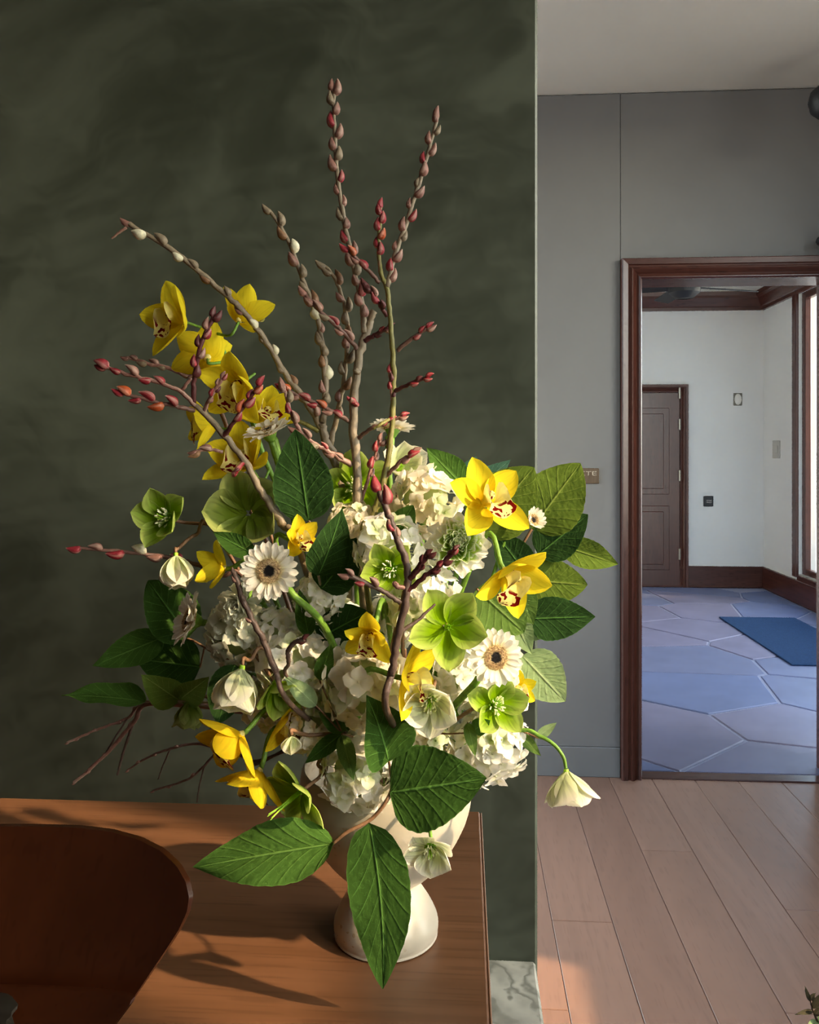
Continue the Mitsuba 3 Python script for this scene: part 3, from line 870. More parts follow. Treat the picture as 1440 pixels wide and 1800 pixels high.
def hellebore(label, px, py, size, f, tint=5, el=18, roll=0, d=None, dz=0.0, via=(), stamens=True, pistil=1.0, j=8, group=None, cat_='flower', P=None, stem_r=.0016, out=.03, close=0, npet=5):
    k = thing('hellebore', label, cat_, group or ('green hellebores in the bouquet' if tint in (5, 7) else 'white hellebores in the bouquet'))
    d = dome(px, py, dz) if d is None else d
    s = size / 2 * d / F / max(cos(radians(el)), .8); P = W(px, py, d); M = frame(P, f, roll, s)
    for i in range(npet):
        put('sepal', HEL[tint, int(HB.integers(3))], k, M @ Rz(360 / npet * i + HB.uniform(-7, 7)) @ Rx(el + HB.uniform(-7, 7)) @ Tr(0, .06, .02 * (i % 2)))
    if stamens:
        put('stamens', HEL['stamens'], k, M, kind='stuff', label='cluster of pale stamens')
        put('nectaries', HEL['nectaries'], k, M, kind='stuff', label='ring of green nectaries')
    if pistil: put('pistil', HEL['pistil'], k, M @ Sc(1, 1, pistil))
    stem(k, to_vase(P - cam(f) * s * .01, -cam(f), out, via), stem_r, stem_r * 1.3, j)
    return k


# ---- gerberas
def gerbera_meshes():
    o = {}
    for s in range(3):
        o['ray', s] = uvply(petal(8, 5, .15, (lambda u: (.42 + .58 * u**.7) * np.sqrt(np.clip(1 - u**6, 0, 1)) + .03), 1.0, cup=.25, bend=[-.25, .05, .25][s], notch=.04, ruf=.012, ph=s), 'm_petal', s, 4)
    rs = np.random.default_rng(4); parts = []
    n = 260; g = (1 + 5**.5) / 2
    for i in range(n):
        r = .46 * math.sqrt((i + .5) / n); a = 2 * pi * i / g
        h = .10 + .07 * math.exp(-((r - .30) / .10)**2) + rs.uniform(0, .03)
        b = trimesh.creation.icosphere(0, 1.0)
        v = np.array(b.vertices) * [.021, .021, .05] + [r * cos(a), r * sin(a), h]
        parts.append((v, np.array(b.faces), np.full((len(v), 2), r / .43)))
    base = trimesh.creation.icosphere(2, 1.0); v = np.array(base.vertices) * [.42, .42, .11]
    parts.append((v, np.array(base.faces), np.c_[np.hypot(v[:, 0], v[:, 1]) / .43, v[:, 2]]))
    v, f, u = join(parts); o['eye'] = mikit.ply((v, f), 'm_eye', smooth=True, uv=u)
    cal = lathe([(.02, -.52), (.12, -.50), (.22, -.40), (.32, -.22), (.40, -.06), (.41, .0)], 24)
    lob = [cal[0] * np.r_[1 + 0.0, 1, 1]]; u = np.full((len(cal[0]), 2), .5)
    o['calyx'] = uvply((cal[0] * (1 + .05 * np.sin(12 * np.arctan2(cal[0][:, 1], cal[0][:, 0])))[:, None] * [1, 1, 0] + cal[0] * [0, 0, 1], cal[1], u), 'm_twig', 0, 7)
    return o


GER = gerbera_meshes(); GB = np.random.default_rng(19)


def gerbera(label, px, py, size, f, roll=0, d=None, dz=0.0, via=(), el=8, out=.03, n=24, group='cream gerberas in the bouquet', eye=True, stem_r=.0034):
    k = thing('gerbera_daisy', label, 'flower', group)
    d = dome(px, py, dz) if d is None else d
    s = size / 2 * d / F; P = W(px, py, d); M = frame(P, f, roll, s)
    for i in range(n):
        put('ray_petal', GER['ray', int(GB.integers(3))], k, M @ Rz(360 / n * i + GB.uniform(-3, 3)) @ Tr(0, .34, .02) @ Rx(el + GB.uniform(-7, 7)) @ Ry(GB.uniform(-14, 14)) @ Sc(.95, .66, .7))
    for i in range(int(n * .7)):
        put('ray_petal', GER['ray', int(GB.integers(3))], k, M @ Rz(360 / int(n * .7) * i + GB.uniform(-6, 6) + 5) @ Tr(0, .36, .06) @ Rx(el + 12 + GB.uniform(-8, 8)) @ Ry(GB.uniform(-14, 14)) @ Sc(.85, .50, .7))
    put('eye', GER['eye'], k, M @ Sc(.92), label='dark eye in a beige ring')
    put('calyx', GER['calyx'], k, M @ Sc(.8))
    stem(k, to_vase(P - cam(f) * s * .40, -cam(f), out, via), stem_r, stem_r, 7)
    return k


# ---- ruffled carnation-like heads
def ruffle(seed, tint):
    rs = np.random.default_rng(seed)
    return uvply(petal(7, 11, .55, lambda u: .25 + .75 * u**.7, 1.0, cup=.3, bend=.5, ruf=.16, rf=.7, ph=rs.uniform(0, 6)), 'm_petal', seed % 5, tint)


RUF = {}; CR = np.random.default_rng(23)


def carnation(label, px, py, rpx, f, tint, tint2, d=None, dz=0.0, n=95):
    k = thing('carnation', label, 'flower')
    d = dome(px, py, dz) if d is None else d
    s = rpx * d / F; M = frame(W(px, py, d + .4 * rpx * d / F), f, 0, s)
    for i in range(n):
        fr = (i + .5) / n; el = 86 - 78 * fr + CR.uniform(-10, 10); t = tint if fr < .75 else tint2; sd = int(CR.integers(4))
        if (t, sd) not in RUF: RUF[t, sd] = ruffle(10 * t + sd, t)
        L = .62 + .38 * fr
        put('petal', RUF[t, sd], k, M @ Rz(i * 137.5) @ Rx(el) @ Sc(.26 + .12 * fr, L * .92, .45) @ Tr(0, .12, 0))
    stem(k, to_vase(M[:3, 3], -cam(f), .03), .0026, .003, 7)
    return k
# ---------------------------------------------------------------- the bouquet
# hydrangea heads
hydrangea('cream white hydrangea head at the upper right, behind the topmost single orchid', 748, 882, 62, d=.80, tint=1)
hydrangea('white hydrangea head right above the centre, under the red tipped front branch', 683, 968, 62, d=.735, tint=0)
hydrangea('white hydrangea head below the green white carnation', 742, 1050, 62, d=.735, tint=0)
hydrangea('small white hydrangea head between the front gerbera and the dark central leaves', 562, 1052, 44, d=.765, tint=0)
hydrangea('shaded greyish hydrangea head on the left under the front gerbera', 428, 1112, 66, d=.80, tint=3)
hydrangea('cream hydrangea head left of the middle, above the white nodding hellebore', 522, 1165, 66, d=.765, tint=0)
hydrangea('cream hydrangea head in the very middle, left of the orchid seen from the side', 640, 1205, 74, d=.745, tint=1)
hydrangea('white hydrangea head at the bottom, resting on the vase rim', 632, 1350, 70, d=.765, tint=0, f=(0, -.2, 1))
hydrangea('bright white hydrangea head at the lower right, above the vase side', 862, 1305, 66, d=.785, tint=0)
hydrangea('white hydrangea head behind the right gerbera', 862, 1200, 64, d=.80, tint=0)
hydrangea('small cream hydrangea head right of the big glossy folded leaf', 752, 1315, 50, d=.785, tint=1)
hydrangea('small cream hydrangea head beside the lower left orchids', 548, 1275, 48, d=.765, tint=1)
hydrangea('small cream hydrangea head behind the trunk of the tallest branch', 618, 925, 42, d=.80, tint=1)

for hx, hy, hr, hd, hl in ((602, 1100, 46, .83, 'small white hydrangea head deep in the middle beside the dark gap leaf'), (694, 1092, 50, .80, 'small white hydrangea head behind the downward facing orchid'), (590, 992, 42, .82, 'small white hydrangea head behind the pair of dark leaves'),
                           (470, 1232, 46, .80, 'small cream hydrangea head between the nodding hellebore and the golden orchids'), (484, 1116, 50, .785, 'greyish white hydrangea head between the front gerbera stem and the grey twig'), (596, 1166, 50, .775, 'white hydrangea head under the dark gap leaf'), (800, 1180, 56, .79, 'white hydrangea head between the big green hellebore and the white open one'), (700, 1260, 46, .79, 'small cream hydrangea head under the orchid seen from its side')):
    hydrangea(hl, hx, hy, hr, d=hd, tint=0)

# ruffled heads
carnation('ruffled carnation, green in the middle with white frilled edges', 802, 962, 62, (.15, .35, 1), 11, 0, d=.73)
carnation('grey green ruffled carnation under the front gerbera', 430, 1062, 50, (-.4, .1, 1), 3, 3, d=.755, n=50)

# gerberas
gerbera('cream gerbera daisy facing front with a dark eye, left of the middle', 474, 1004, 106, (-.08, .18, 1), d=.70, via=[(515, 1045, .72), (580, 1120, .745)])
gerbera('white gerbera daisy with a dark eye on the right, above the green hellebore', 870, 1155, 104, (.28, .10, 1), d=.71, via=[(842, 1190, .735), (795, 1245, .76)])
gerbera('cream gerbera daisy seen from its side at the left edge', 336, 1090, 104, (-.82, .30, .46), d=.80, via=[(375, 1115, .81), (420, 1145, .82)], el=20)
gerbera('cream gerbera daisy seen from its side in front of the orchid spray', 472, 760, 92, (-.25, .92, .30), d=.80, via=[(490, 800, .81)], el=12)
gerbera('pale gerbera daisy seen from behind, between the bare branches', 690, 754, 84, (.05, .95, -.22), d=.88, via=[(683, 800, .88)], el=6)
gerbera('small white daisy half open at the right, between two olive leaves', 936, 915, 56, (.55, .35, .75), d=.80, el=48, n=16, stem_r=.002)

# single orchids
orchid('open yellow orchid at the upper right with a maroon spotted lip', 852, 888, 168, (.30, .45, .85), roll=8, d=.715, op=-8)
orchid('yellow orchid on the right with petals closing over its lip', 886, 1002, 172, (.45, -.45, .77), roll=-28, d=.72, op=14)
orchid('yellow orchid in the middle facing down, beside the front branch', 655, 1112, 118, (-.25, -.35, .9), roll=-6, d=.69, op=2)
orchid('yellow orchid in the middle seen from its side, under the front branch', 708, 1192, 150, (.85, .08, .5), roll=10, d=.70, op=2)
orchid('small yellow orchid behind the front gerbera', 522, 952, 96, (.55, .35, .75), roll=10, d=.76)
orchid('yellow orchid turned away at the left, beside the front gerbera', 398, 1000, 118, (-.75, .1, -.25), roll=20, d=.80, op=12)
orchid('golden orchid at the lower left, the upper of the pair seen from behind', 428, 1290, 168, (-.58, -.35, .55), roll=10, d=.735, gold=True, op=14)
orchid('golden orchid at the lower left, the lower of the pair, hanging down', 458, 1352, 158, (-.35, -.75, .45), roll=-10, d=.75, gold=True, op=10)
orchid('golden orchid at the lower left facing right, beside a cream hydrangea', 502, 1258, 130, (.45, -.55, .6), roll=10, d=.765, gold=True, op=6)
orchid('yellow orchid half hidden behind the right gerbera', 905, 1210, 80, (.4, .1, .8), d=.785)

# the spray of orchids
k = thing('orchid_spray', 'long spray of yellow orchids rising at the upper left', 'orchid spray')
sp = spline([W(*q) for q in [(372, 572, .86), (392, 615, .865), (420, 680, .865), (445, 745, .865), (468, 812, .865), (500, 880, .86)]], 6)
sp = np.vstack([sp[:-1], to_vase(sp[-1], unit(sp[-1] - sp[-2]), .03)])
stem(k, sp, .0022, .0034, 7)
for (px, py, sz, f, roll, op, d) in ((326, 566, 160, (-.62, .15, .72), 20, 4, .845), (420, 566, 136, (.30, .70, -.50), -30, 12, .845), (365, 632, 168, (-.30, .25, -.85), 12, 14, .84), (428, 672, 158, (-.35, -.45, .80), -12, 6, .83),
                                     (382, 752, 132, (-.80, .10, .35), -10, 20, .845), (468, 742, 132, (.20, .62, .55), -6, 14, .855), (442, 822, 172, (-.30, .60, .72), 18, 10, .825)):
    s = sz / 2 * d / F; P = W(px, py, d); M = frame(P, f, roll, s)
    fk = name_key('flower', k)
    orchid_parts(fk, M, False, op)
    c = min(sp[:30], key=lambda q: np.linalg.norm(q - P) + .5 * max(0, q[2] - P[2]))
    put('pedicel', uvply(tube(spline([P - cam(f) * s * .02, P - cam(f) * s * .5, c], 5), .0015, 6), 'm_twig', 0, 7), fk)

# hellebores
hellebore('green hellebore with long stamens at the far left', 296, 912, 122, (-.30, .20, .9), 5, el=14, d=.80, roll=15, via=[(390, 925, .82), (440, 950, .83)])
hellebore('olive green hellebore seen from behind, under the orchid spray', 440, 902, 158, (-.25, .15, .85), 7, el=10, d=.80, roll=20, stamens=False, pistil=0)
hellebore('bright green hellebore behind the trunk of the tallest branch', 626, 858, 138, (0, .25, .9), 5, el=10, d=.83, roll=10)
hellebore('large bright green hellebore right of the front branch', 785, 1102, 150, (.12, .22, .95), 5, el=8, d=.69, roll=35, stamens=False, pistil=1.1)
hellebore('green hellebore low on the left whose long styles point left', 528, 1392, 140, (-.55, -.25, .65), 5, el=-4, d=.735, roll=8, stamens=False, pistil=2.0, via=[(560, 1340, .75), (600, 1300, .77)])
hellebore('green hellebore turned sideways beside the white nodding one', 482, 1198, 112, (.45, -.45, .5), 5, el=30, d=.745, roll=20, stamens=False)
hellebore('green hellebore at the lower right under the right gerbera', 868, 1240, 120, (.35, .25, .85), 5, el=12, d=.735, roll=-10)
hellebore('pale green hellebore under the white head above the centre', 688, 1000, 112, (-.2, .1, .95), 5, el=20, d=.70, roll=30)
hellebore('white nodding hellebore at the far left under the green one', 309, 972, 98, (.12, -.95, .25), 6, el=58, d=.795, via=[(312, 965, .80), (345, 940, .81), (385, 945, .82)], stamens=False, out=.004)
hellebore('white nodding hellebore above the lower left orchids', 426, 1170, 132, (-.12, -.90, .42), 6, el=48, d=.725, via=[(440, 1160, .735), (480, 1150, .75)], stamens=False, out=.006)
hellebore('white open hellebore with a green heart under the big green one', 757, 1230, 112, (-.10, -.15, .95), 6, el=26, d=.70, roll=30)
hellebore('white bell of a hellebore hanging far out at the lower right', 995, 1352, 112, (.10, -.93, .32), 6, el=40, d=.75, via=[(990, 1330, .752), (975, 1310, .755), (950, 1295, .76), (905, 1285, .77)], stamens=False, out=.003, j=7)
hellebore('small white hellebore hanging in front of the vase bowl', 757, 1486, 98, (-.05, -.35, .9), 6, el=20, d=.725, roll=30, via=[(755, 1440, .745), (765, 1400, .755)], out=.008, npet=5, j=7)
hellebore('dull nodding hellebore in the shade at the left', 335, 1228, 84, (0, -.9, .35), 7, el=50, d=.845, stamens=False, out=.005)
hellebore('white hellebore behind the trunk under the pale gerbera', 700, 830, 96, (.3, .5, .7), 6, el=40, d=.86, stamens=False, out=.005)
hellebore('closed pale hellebore bud beside the lower left orchids', 513, 1292, 52, (0, -1, .12), 6, el=80, d=.715, stamens=False, out=.004, via=[(540, 1292, .735), (600, 1294, .75)], npet=4, pistil=0)
hellebore('pale hellebore bud beside the front branch', 706, 1070, 56, (0, -1, .2), 6, el=80, d=.695, stamens=False, out=.004, npet=4, pistil=0)

# salal stems and other leaves ----------------------------------------------
sprig('leafy_stem', 'reddish stem with two long green leaves hanging low in front of the vase', 'leafy stem', [(586, 1482, .715), (610, 1463, .715), (655, 1438, .72), (686, 1396, .724), (690, 1360, .76)], .0024, 8, [
    dict(base=(588, 1482, .715), tipp=(341, 1525, .72), wpx=104, tone=2, bend=.03, fold=.12, wave=.03, tip=1.35, roll=8, wn=1.6),
    dict(base=(649, 1446, .718), tipp=(673, 1738, .725), wpx=108, tone=1, bend=.04, fold=.10, wave=.012, tip=1.1, b=.5, asym=-.03),
    dict(base=(686, 1393, .722), tipp=(856, 1368, .700), wpx=142, tone=1, bend=.03, fold=.12, wave=.014, tip=1.15, b=.45)])
sprig('leafy_stem', 'folded glossy leaf on a short stem at the lower centre', 'leafy stem', [(684, 1338, .72), (688, 1372, .76)], .002, 8, [dict(base=(684, 1338, .72), tipp=(645, 1222, .70), wpx=98, tone=1, fold=.45, roll=24, bend=.05, b=.5)])
sprig('leafy_stem', 'big dark glossy leaf standing upright left of the trunk', 'leafy stem', [(544, 915, .775), (548, 960, .80)], .002, 0, [dict(base=(543, 916, .775), tipp=(519, 754, .775), wpx=104, tone=0, fold=.16, bend=.03, b=.5, tip=1.1, roll=-6)])
sprig('leafy_stem', 'pair of dark green leaves right of the front gerbera', 'leafy stem', [(560, 1012, .735), (570, 1060, .77)], .002, 0, [
    dict(base=(560, 1012, .735), tipp=(602, 893, .73), wpx=72, tone=0, roll=20, fold=.25, bend=.06, wave=.02, b=.5), dict(base=(565, 1036, .745), tipp=(638, 942, .745), wpx=82, tone=0, roll=-10, fold=.15, b=.5)])
sprig('leafy_stem', 'dark leaf in a gap below the centre, left of the downward orchid', 'leafy stem', [(560, 1120, .765), (570, 1160, .79)], .002, 0, [dict(base=(560, 1122, .765), tipp=(648, 1075, .755), wpx=92, tone=0, b=.5, tip=1.0), dict(base=(543, 1118, .75), tipp=(526, 1035, .745), wpx=34, tone=1)])
sprig('leafy_stem', 'grey green leaf tip beside the front branch, below the cream hydrangea', 'leafy stem', [(692, 942, .76), (690, 980, .79)], .0018, 0, [dict(base=(692, 942, .76), tipp=(727, 888, .755), wpx=46, tone=1, b=.5, tip=.9)])
sprig('leafy_stem', 'dark leaf pointing left above the front gerbera', 'leafy stem', [(448, 975, .775), (480, 1010, .80)], .0018, 0, [dict(base=(448, 975, .775), tipp=(374, 935, .775), wpx=38, tone=1, fold=.3)])
sprig('leafy_stem', 'small leafy stem with blue green leaves at the top right, above the orchid', 'leafy stem', [(812, 850, .83), (822, 905, .84)], .0016, 7, [
    dict(base=(813, 853, .83), tipp=(750, 787, .83), wpx=56, tone=2, fold=.3, roll=12, b=.5), dict(base=(813, 856, .84), tipp=(838, 802, .84), wpx=44, tone=7, b=.5), dict(base=(832, 862, .85), tipp=(898, 808, .85), wpx=40, tone=7, b=.5, roll=10)])
sprig('leafy_stem', 'salal stem at the upper right with two broad olive leaves', 'leafy stem', [(920, 955, .84), (890, 1010, .85)], .0024, 8, [
    dict(base=(842, 935, .825), tipp=(939, 821, .83), wpx=116, tone=4, b=.5, tip=.9, pet=1, fold=.1), dict(base=(935, 930, .84), tipp=(1021, 814, .845), wpx=112, tone=4, b=.5, tip=1.0, bend=.03, fold=.12, pet=1)])
sprig('leafy_stem', 'salal stem at the right whose dark leaves point over the grey wall', 'leafy stem', [(948, 975, .835), (905, 1035, .85)], .0024, 8, [
    dict(base=(946, 975, .835), tipp=(1034, 904, .835), wpx=78, tone=0, fold=.25, roll=-14, b=.5, tip=1.1), dict(base=(985, 958, .85), tipp=(1087, 992, .86), wpx=52, tone=4, fold=.3, bend=.06, pet=1),
    dict(base=(930, 1020, .83), tipp=(1033, 1028, .83), wpx=80, tone=4, b=.45, tip=.9, pet=1, fold=.12),
    dict(base=(925, 1008, .835), tipp=(872, 938, .825), wpx=66, tone=0, b=.5, tip=.9, pet=1)])
sprig('leafy_stem', 'salal stem at the right with a dark glossy leaf under an olive one', 'leafy stem', [(920, 1095, .80), (880, 1110, .83)], .0022, 8, [
    dict(base=(926, 1088, .795), tipp=(1047, 1084, .80), wpx=76, tone=0, b=.5, tip=1.2, fold=.15, roll=10), dict(base=(838, 1035, .775), tipp=(922, 1112, .765), wpx=108, tone=3, b=.5, tip=.9, pet=1), dict(base=(906, 1035, .785), tipp=(938, 1098, .78), wpx=58, tone=3, b=.5, pet=1)])
sprig('leafy_stem', 'salal stem at the right with pale green undersides turned to the front', 'leafy stem', [(905, 1130, .80), (870, 1170, .83)], .002, 7, [
    dict(base=(918, 1152, .80), tipp=(994, 1233, .80), wpx=86, tone=6, b=.5, tip=1.0, fold=.12, pet=1), dict(base=(898, 1080, .79), tipp=(935, 1150, .785), wpx=52, tone=6, b=.5, pet=1), dict(base=(925, 1100, .81), tipp=(965, 1118, .81), wpx=40, tone=6, b=.5, pet=1)])
sprig('leafy_stem', 'long leafy stem reaching far to the left in the shade', 'leafy stem', [(256, 1233, .84), (300, 1232, .84), (350, 1234, .84), (400, 1238, .84), (450, 1255, .835)], .0018, 10, [
    dict(base=(258, 1233, .84), tipp=(108, 1222, .85), wpx=40, tone=2, roll=48, fold=.3, bend=.03, wave=.02), dict(base=(316, 1232, .84), tipp=(248, 1186, .82), wpx=56, tone=5, fold=.3, roll=-20, b=.5), dict(base=(316, 1230, .84), tipp=(368, 1190, .83), wpx=50, tone=5, fold=.4, roll=20, b=.5)])
sprig('leafy_stem', 'dull green leafy stem at the left, below the nodding hellebore', 'leafy stem', [(286, 1120, .85), (330, 1122, .85), (380, 1150, .845)], .0018, 8, [
    dict(base=(332, 1120, .845), tipp=(260, 1020, .835), wpx=92, tone=1, b=.45, tip=.85, roll=14, fold=.12), dict(base=(287, 1120, .85), tipp=(162, 1171, .85), wpx=60, tone=2, fold=.25, wave=.02, b=.5), dict(base=(352, 1172, .86), tipp=(236, 1158, .86), wpx=92, tone=1, b=.5, pet=1)])
sprig('leafy_stem', 'dark teal leaf on the left behind the white nodding hellebore', 'leafy stem', [(412, 1170, .76), (440, 1185, .79)], .0018, 7, [dict(base=(412, 1168, .76), tipp=(384, 1272, .755), wpx=70, tone=0, b=.5, tip=.9, roll=-10)])
sprig('leafy_stem', 'narrow sage green bract leaves below the middle', 'leafy stem', [(602, 1290, .735), (640, 1300, .77)], .0014, 8, [
    dict(base=(601, 1292, .735), tipp=(622, 1372, .725), wpx=32, tone=3), dict(base=(600, 1290, .735), tipp=(536, 1342, .735), wpx=30, tone=1), dict(base=(606, 1285, .735), tipp=(560, 1252, .735), wpx=30, tone=2), dict(base=(562, 1196, .73), tipp=(583, 1130, .725), wpx=32, tone=2, pet=1), dict(base=(556, 1240, .73), tipp=(500, 1188, .72), wpx=34, tone=6, pet=1)])
sprig('leafy_stem', 'thin stem with two small pale leaves at the lower right, above the hanging bell', 'leafy stem', [(948, 1298, .765), (915, 1285, .77), (880, 1282, .78)], .0012, 8, [dict(base=(944, 1297, .765), tipp=(979, 1270, .765), wpx=18, tone=6), dict(base=(914, 1290, .77), tipp=(951, 1329, .765), wpx=21, tone=3)])
sprig('leafy_stem', 'thin stem with small green bracts in front of the lower right hydrangea', 'leafy stem', [(830, 1288, .735), (790, 1290, .75)], .0012, 8, [dict(base=(822, 1270, .73), tipp=(836, 1330, .72), wpx=22, tone=3, pet=1), dict(base=(832, 1284, .73), tipp=(862, 1266, .72), wpx=30, tone=2)])

# budded branches --------------------------------------------------------------


def branch(label, main, r0, r1, j, buds=None, twigs=(), group=None):
    """main: photograph points from base to tip; the base runs on into the vase."""
    k = thing('budded_branch', label, 'branch', group)
    path = twig(k, main, r0, r1, j, 'stem', buds, seed=len(COUNT))
    d0 = unit(path[0] - path[3]); d = main[0][2]
    tv = to_vase(path[0], d0, .03)
    put('lower_stem', uvply(tube(tv, np.linspace(r0 * d / F, r0 * .9 * d / F, len(tv)), 8), 'm_twig', 0, j), k)
    for i, t in enumerate(twigs):
        twig(k, t[0], t[1], t[2], t[3], 'twig', t[4] if len(t) > 4 else None, seed=17 * i + len(COUNT))
    return k


RED = [3, 3, 4, 3, 11]; BRN = [4, 4, 3, 0, 4]; TAN = [0, 4, 8, 0]
B_ = lambda cols, step=27, size=25, start=.15: dict(cols=cols, step=step, size=size, start=start)
branch('tallest budded branch, grey brown, rising straight above the middle', [(629, 890, .80), (626, 800, .81), (622, 710, .815), (634, 620, .82), (648, 575, .825), (658, 545, .825)], 8, 6, 0, None, [
    ([(640, 585, .82), (636, 530, .82), (618, 450, .82), (602, 370, .82), (592, 290, .82), (588, 220, .82), (586, 160, .82)], 5, 3, 0, B_([4, 4, 3, 4, 0], 21, 29, .06)),
    ([(632, 618, .82), (600, 580, .81), (565, 550, .80), (537, 517, .80)], 4.5, 2.5, 2, B_(BRN, 19, 26)),
    ([(617, 742, .815), (575, 718, .805), (535, 700, .80), (498, 682, .795)], 4, 2.5, 2, B_([3, 4, 6, 3], 17, 24)),
    ([(618, 818, .81), (580, 795, .80), (540, 770, .79), (515, 735, .785), (500, 680, .785)], 5, 2.5, 4, B_(BRN, 19, 25, .1)),
    ([(630, 770, .81), (655, 752, .80), (680, 742, .80), (706, 733, .80)], 3.5, 2.5, 2, B_(RED, 16, 22, .55)),
    ([(642, 600, .82), (660, 588, .815), (684, 576, .81)], 4, 3, 11, B_([11, 3, 4], 12, 18, .4)),
    ([(636, 880, .805), (648, 840, .80), (660, 800, .80), (670, 774, .80)], 3, 2.5, 4, B_([4, 3], 14, 22, .4)),
    ([(627, 712, .81), (615, 702, .80)], 4, 3, 3, B_([3, 4], 7, 13, .3)),
    ([(630, 655, .815), (623, 650, .81)], 5, 4, 0)])
branch('tall olive branch right of the middle with red buds', [(655, 912, .785), (668, 870, .79), (682, 810, .795), (691, 720, .80), (692, 640, .80), (687, 570, .80), (681, 510, .80), (669, 478, .80), (666, 430, .80), (669, 385, .80)], 6, 3, 1, None, [
    ([(668, 478, .80), (666, 430, .80), (668, 400, .80), (670, 364, .80)], 3, 2.5, 8, B_([3, 3, 6, 3], 14, 24, .25)),
    ([(668, 497, .80), (640, 468, .795), (612, 440, .79)], 3.5, 3, 2, B_([3, 4, 6, 4], 15, 26, .4)),
    ([(680, 505, .80), (694, 450, .805), (715, 390, .81), (736, 325, .81), (755, 260, .81), (769, 206, .81)], 4.5, 3, 0, B_([4, 3, 4, 4, 0], 19, 27, .03)),
    ([(697, 617, .80), (720, 598, .795), (752, 577, .79)], 3.5, 3, 2, B_([3, 3, 4], 15, 22, .5)),
    ([(694, 688, .80), (722, 674, .79), (752, 664, .785)], 3.5, 2.5, 11, B_([3, 11, 3], 14, 20, .5)),
    ([(690, 712, .80), (688, 680, .80), (686, 652, .80)], 3, 3, 4, B_([11, 3], 14, 18, .2)),
    ([(680, 556, .80), (664, 530, .79), (645, 500, .79)], 3.5, 3, 11, B_([11, 3, 4], 13, 23, .25)),
    ([(676, 842, .795), (700, 815, .785), (728, 797, .78)], 3.5, 3, 4, B_([4, 3], 15, 24, .6)),
    ([(689, 735, .80), (670, 745, .79), (656, 755, .79)], 3, 2, 1, None)])
branch('forked grey brown branch left of the middle with paired buds', [(604, 880, .83), (592, 820, .83), (570, 765, .83), (568, 740, .83)], 8, 6.5, 0, None, [
    ([(568, 745, .83), (573, 680, .83), (566, 600, .83), (553, 545, .83), (532, 490, .83), (508, 425, .83), (476, 372, .83)], 5.5, 3, 0, B_([0, 4, 5, 8, 0], 24, 28, .08)),
    ([(580, 785, .83), (598, 705, .835), (609, 630, .835), (610, 560, .835), (594, 500, .835), (574, 470, .835)], 4.5, 3, 10, B_(TAN, 24, 28, .15)),
    ([(566, 755, .83), (535, 700, .825), (500, 655, .82), (458, 585, .81), (420, 540, .805), (372, 496, .80), (300, 438, .79), (228, 394, .785)], 5.5, 4, 0, B_([4, 0, 8, 0, 5, 0, 5], 33, 26, .05)),
    ([(222, 400, .785), (208, 410, .785), (196, 420, .785)], 2.5, 1.5, 4, None),
    ([(560, 758, .83), (535, 745, .83), (508, 735, .83)], 4, 3, 1, None)])
branch('forked grey branch crossing the orchid spray at the left, with crimson buds', [(500, 925, .775), (470, 880, .775), (435, 820, .775), (395, 765, .775), (345, 712, .775)], 6.5, 4.5, 0, None, [
    ([(345, 714, .775), (318, 688, .77), (290, 676, .765), (240, 662, .76), (184, 645, .76)], 4, 3, 4, B_([3, 3, 4], 25, 28, .38)),
    ([(342, 722, .775), (310, 714, .765), (270, 706, .76), (216, 690, .755)], 4, 3, 2, B_([3, 6, 3], 20, 29, .28)),
    ([(340, 708, .775), (343, 660, .77), (352, 610, .765), (375, 556, .765)], 4, 3.5, 11, B_([11, 3, 4], 18, 25, .28)),
    ([(358, 722, .775), (372, 695, .765), (392, 664, .76)], 3.5, 3, 4, B_([4, 3, 11], 12, 18, .3)),
    ([(393, 768, .775), (412, 740, .765), (455, 678, .76)], 4, 3, 11, B_([3, 6, 3], 16, 27, .35)),
    ([(391, 795, .775), (370, 790, .77), (345, 793, .765)], 3, 2.5, 4, B_([4, 8], 18, 22, .4)),
    ([(318, 690, .775), (325, 680, .77), (336, 664, .77)], 3, 3, 4, None),
    ([(428, 812, .775), (420, 822, .765), (412, 832, .765)], 3, 4, 3, B_([3, 11], 8, 14, .4))])
branch('short brown twig behind the orchid spray at the left', [(330, 662, .865), (300, 648, .865), (262, 640, .865), (224, 628, .865)], 4, 3, 4, B_([4, 0], 18, 20, .2))
branch('reddish twig reaching far left below the green hellebore', [(390, 1012, .82), (345, 992, .815), (290, 978, .81), (235, 972, .80), (140, 963, .79)], 4, 2.5, 2, B_([3, 4, 5, 3, 4], 32, 30, .3))
branch('dark branch in the very front with red tipped twigs', [(690, 1185, .665), (697, 1130, .66), (712, 1062, .655), (716, 1000, .655), (700, 950, .655), (683, 905, .655), (667, 862, .655)], 7, 5, 9, None, [
    ([(683, 905, .655), (667, 862, .655)], 5, 4, 4, B_([3], 26, 40, .35)),
    ([(700, 950, .655), (690, 925, .655)], 5, 4, 4, B_([4, 3], 14, 24, .1)),
    ([(717, 1022, .655), (735, 1000, .65), (752, 975, .645)], 4.5, 5, 11, B_([11, 11], 16, 22, .5)),
    ([(714, 1042, .655), (745, 1015, .65), (772, 995, .645), (800, 968, .64)], 4, 4, 11, B_([11, 3, 11], 14, 20, .5)),
    ([(704, 1060, .655), (675, 1040, .65), (650, 1028, .645), (612, 1012, .64)], 4, 4, 9, B_([4, 3], 22, 26, .5)),
    ([(713, 1032, .655), (700, 1031, .65), (694, 1026, .65)], 3, 5, 4, B_([3, 4], 8, 9, .5)),
    ([(705, 1110, .66), (735, 1090, .665), (765, 1062, .67)], 3.5, 2, 9, None)])
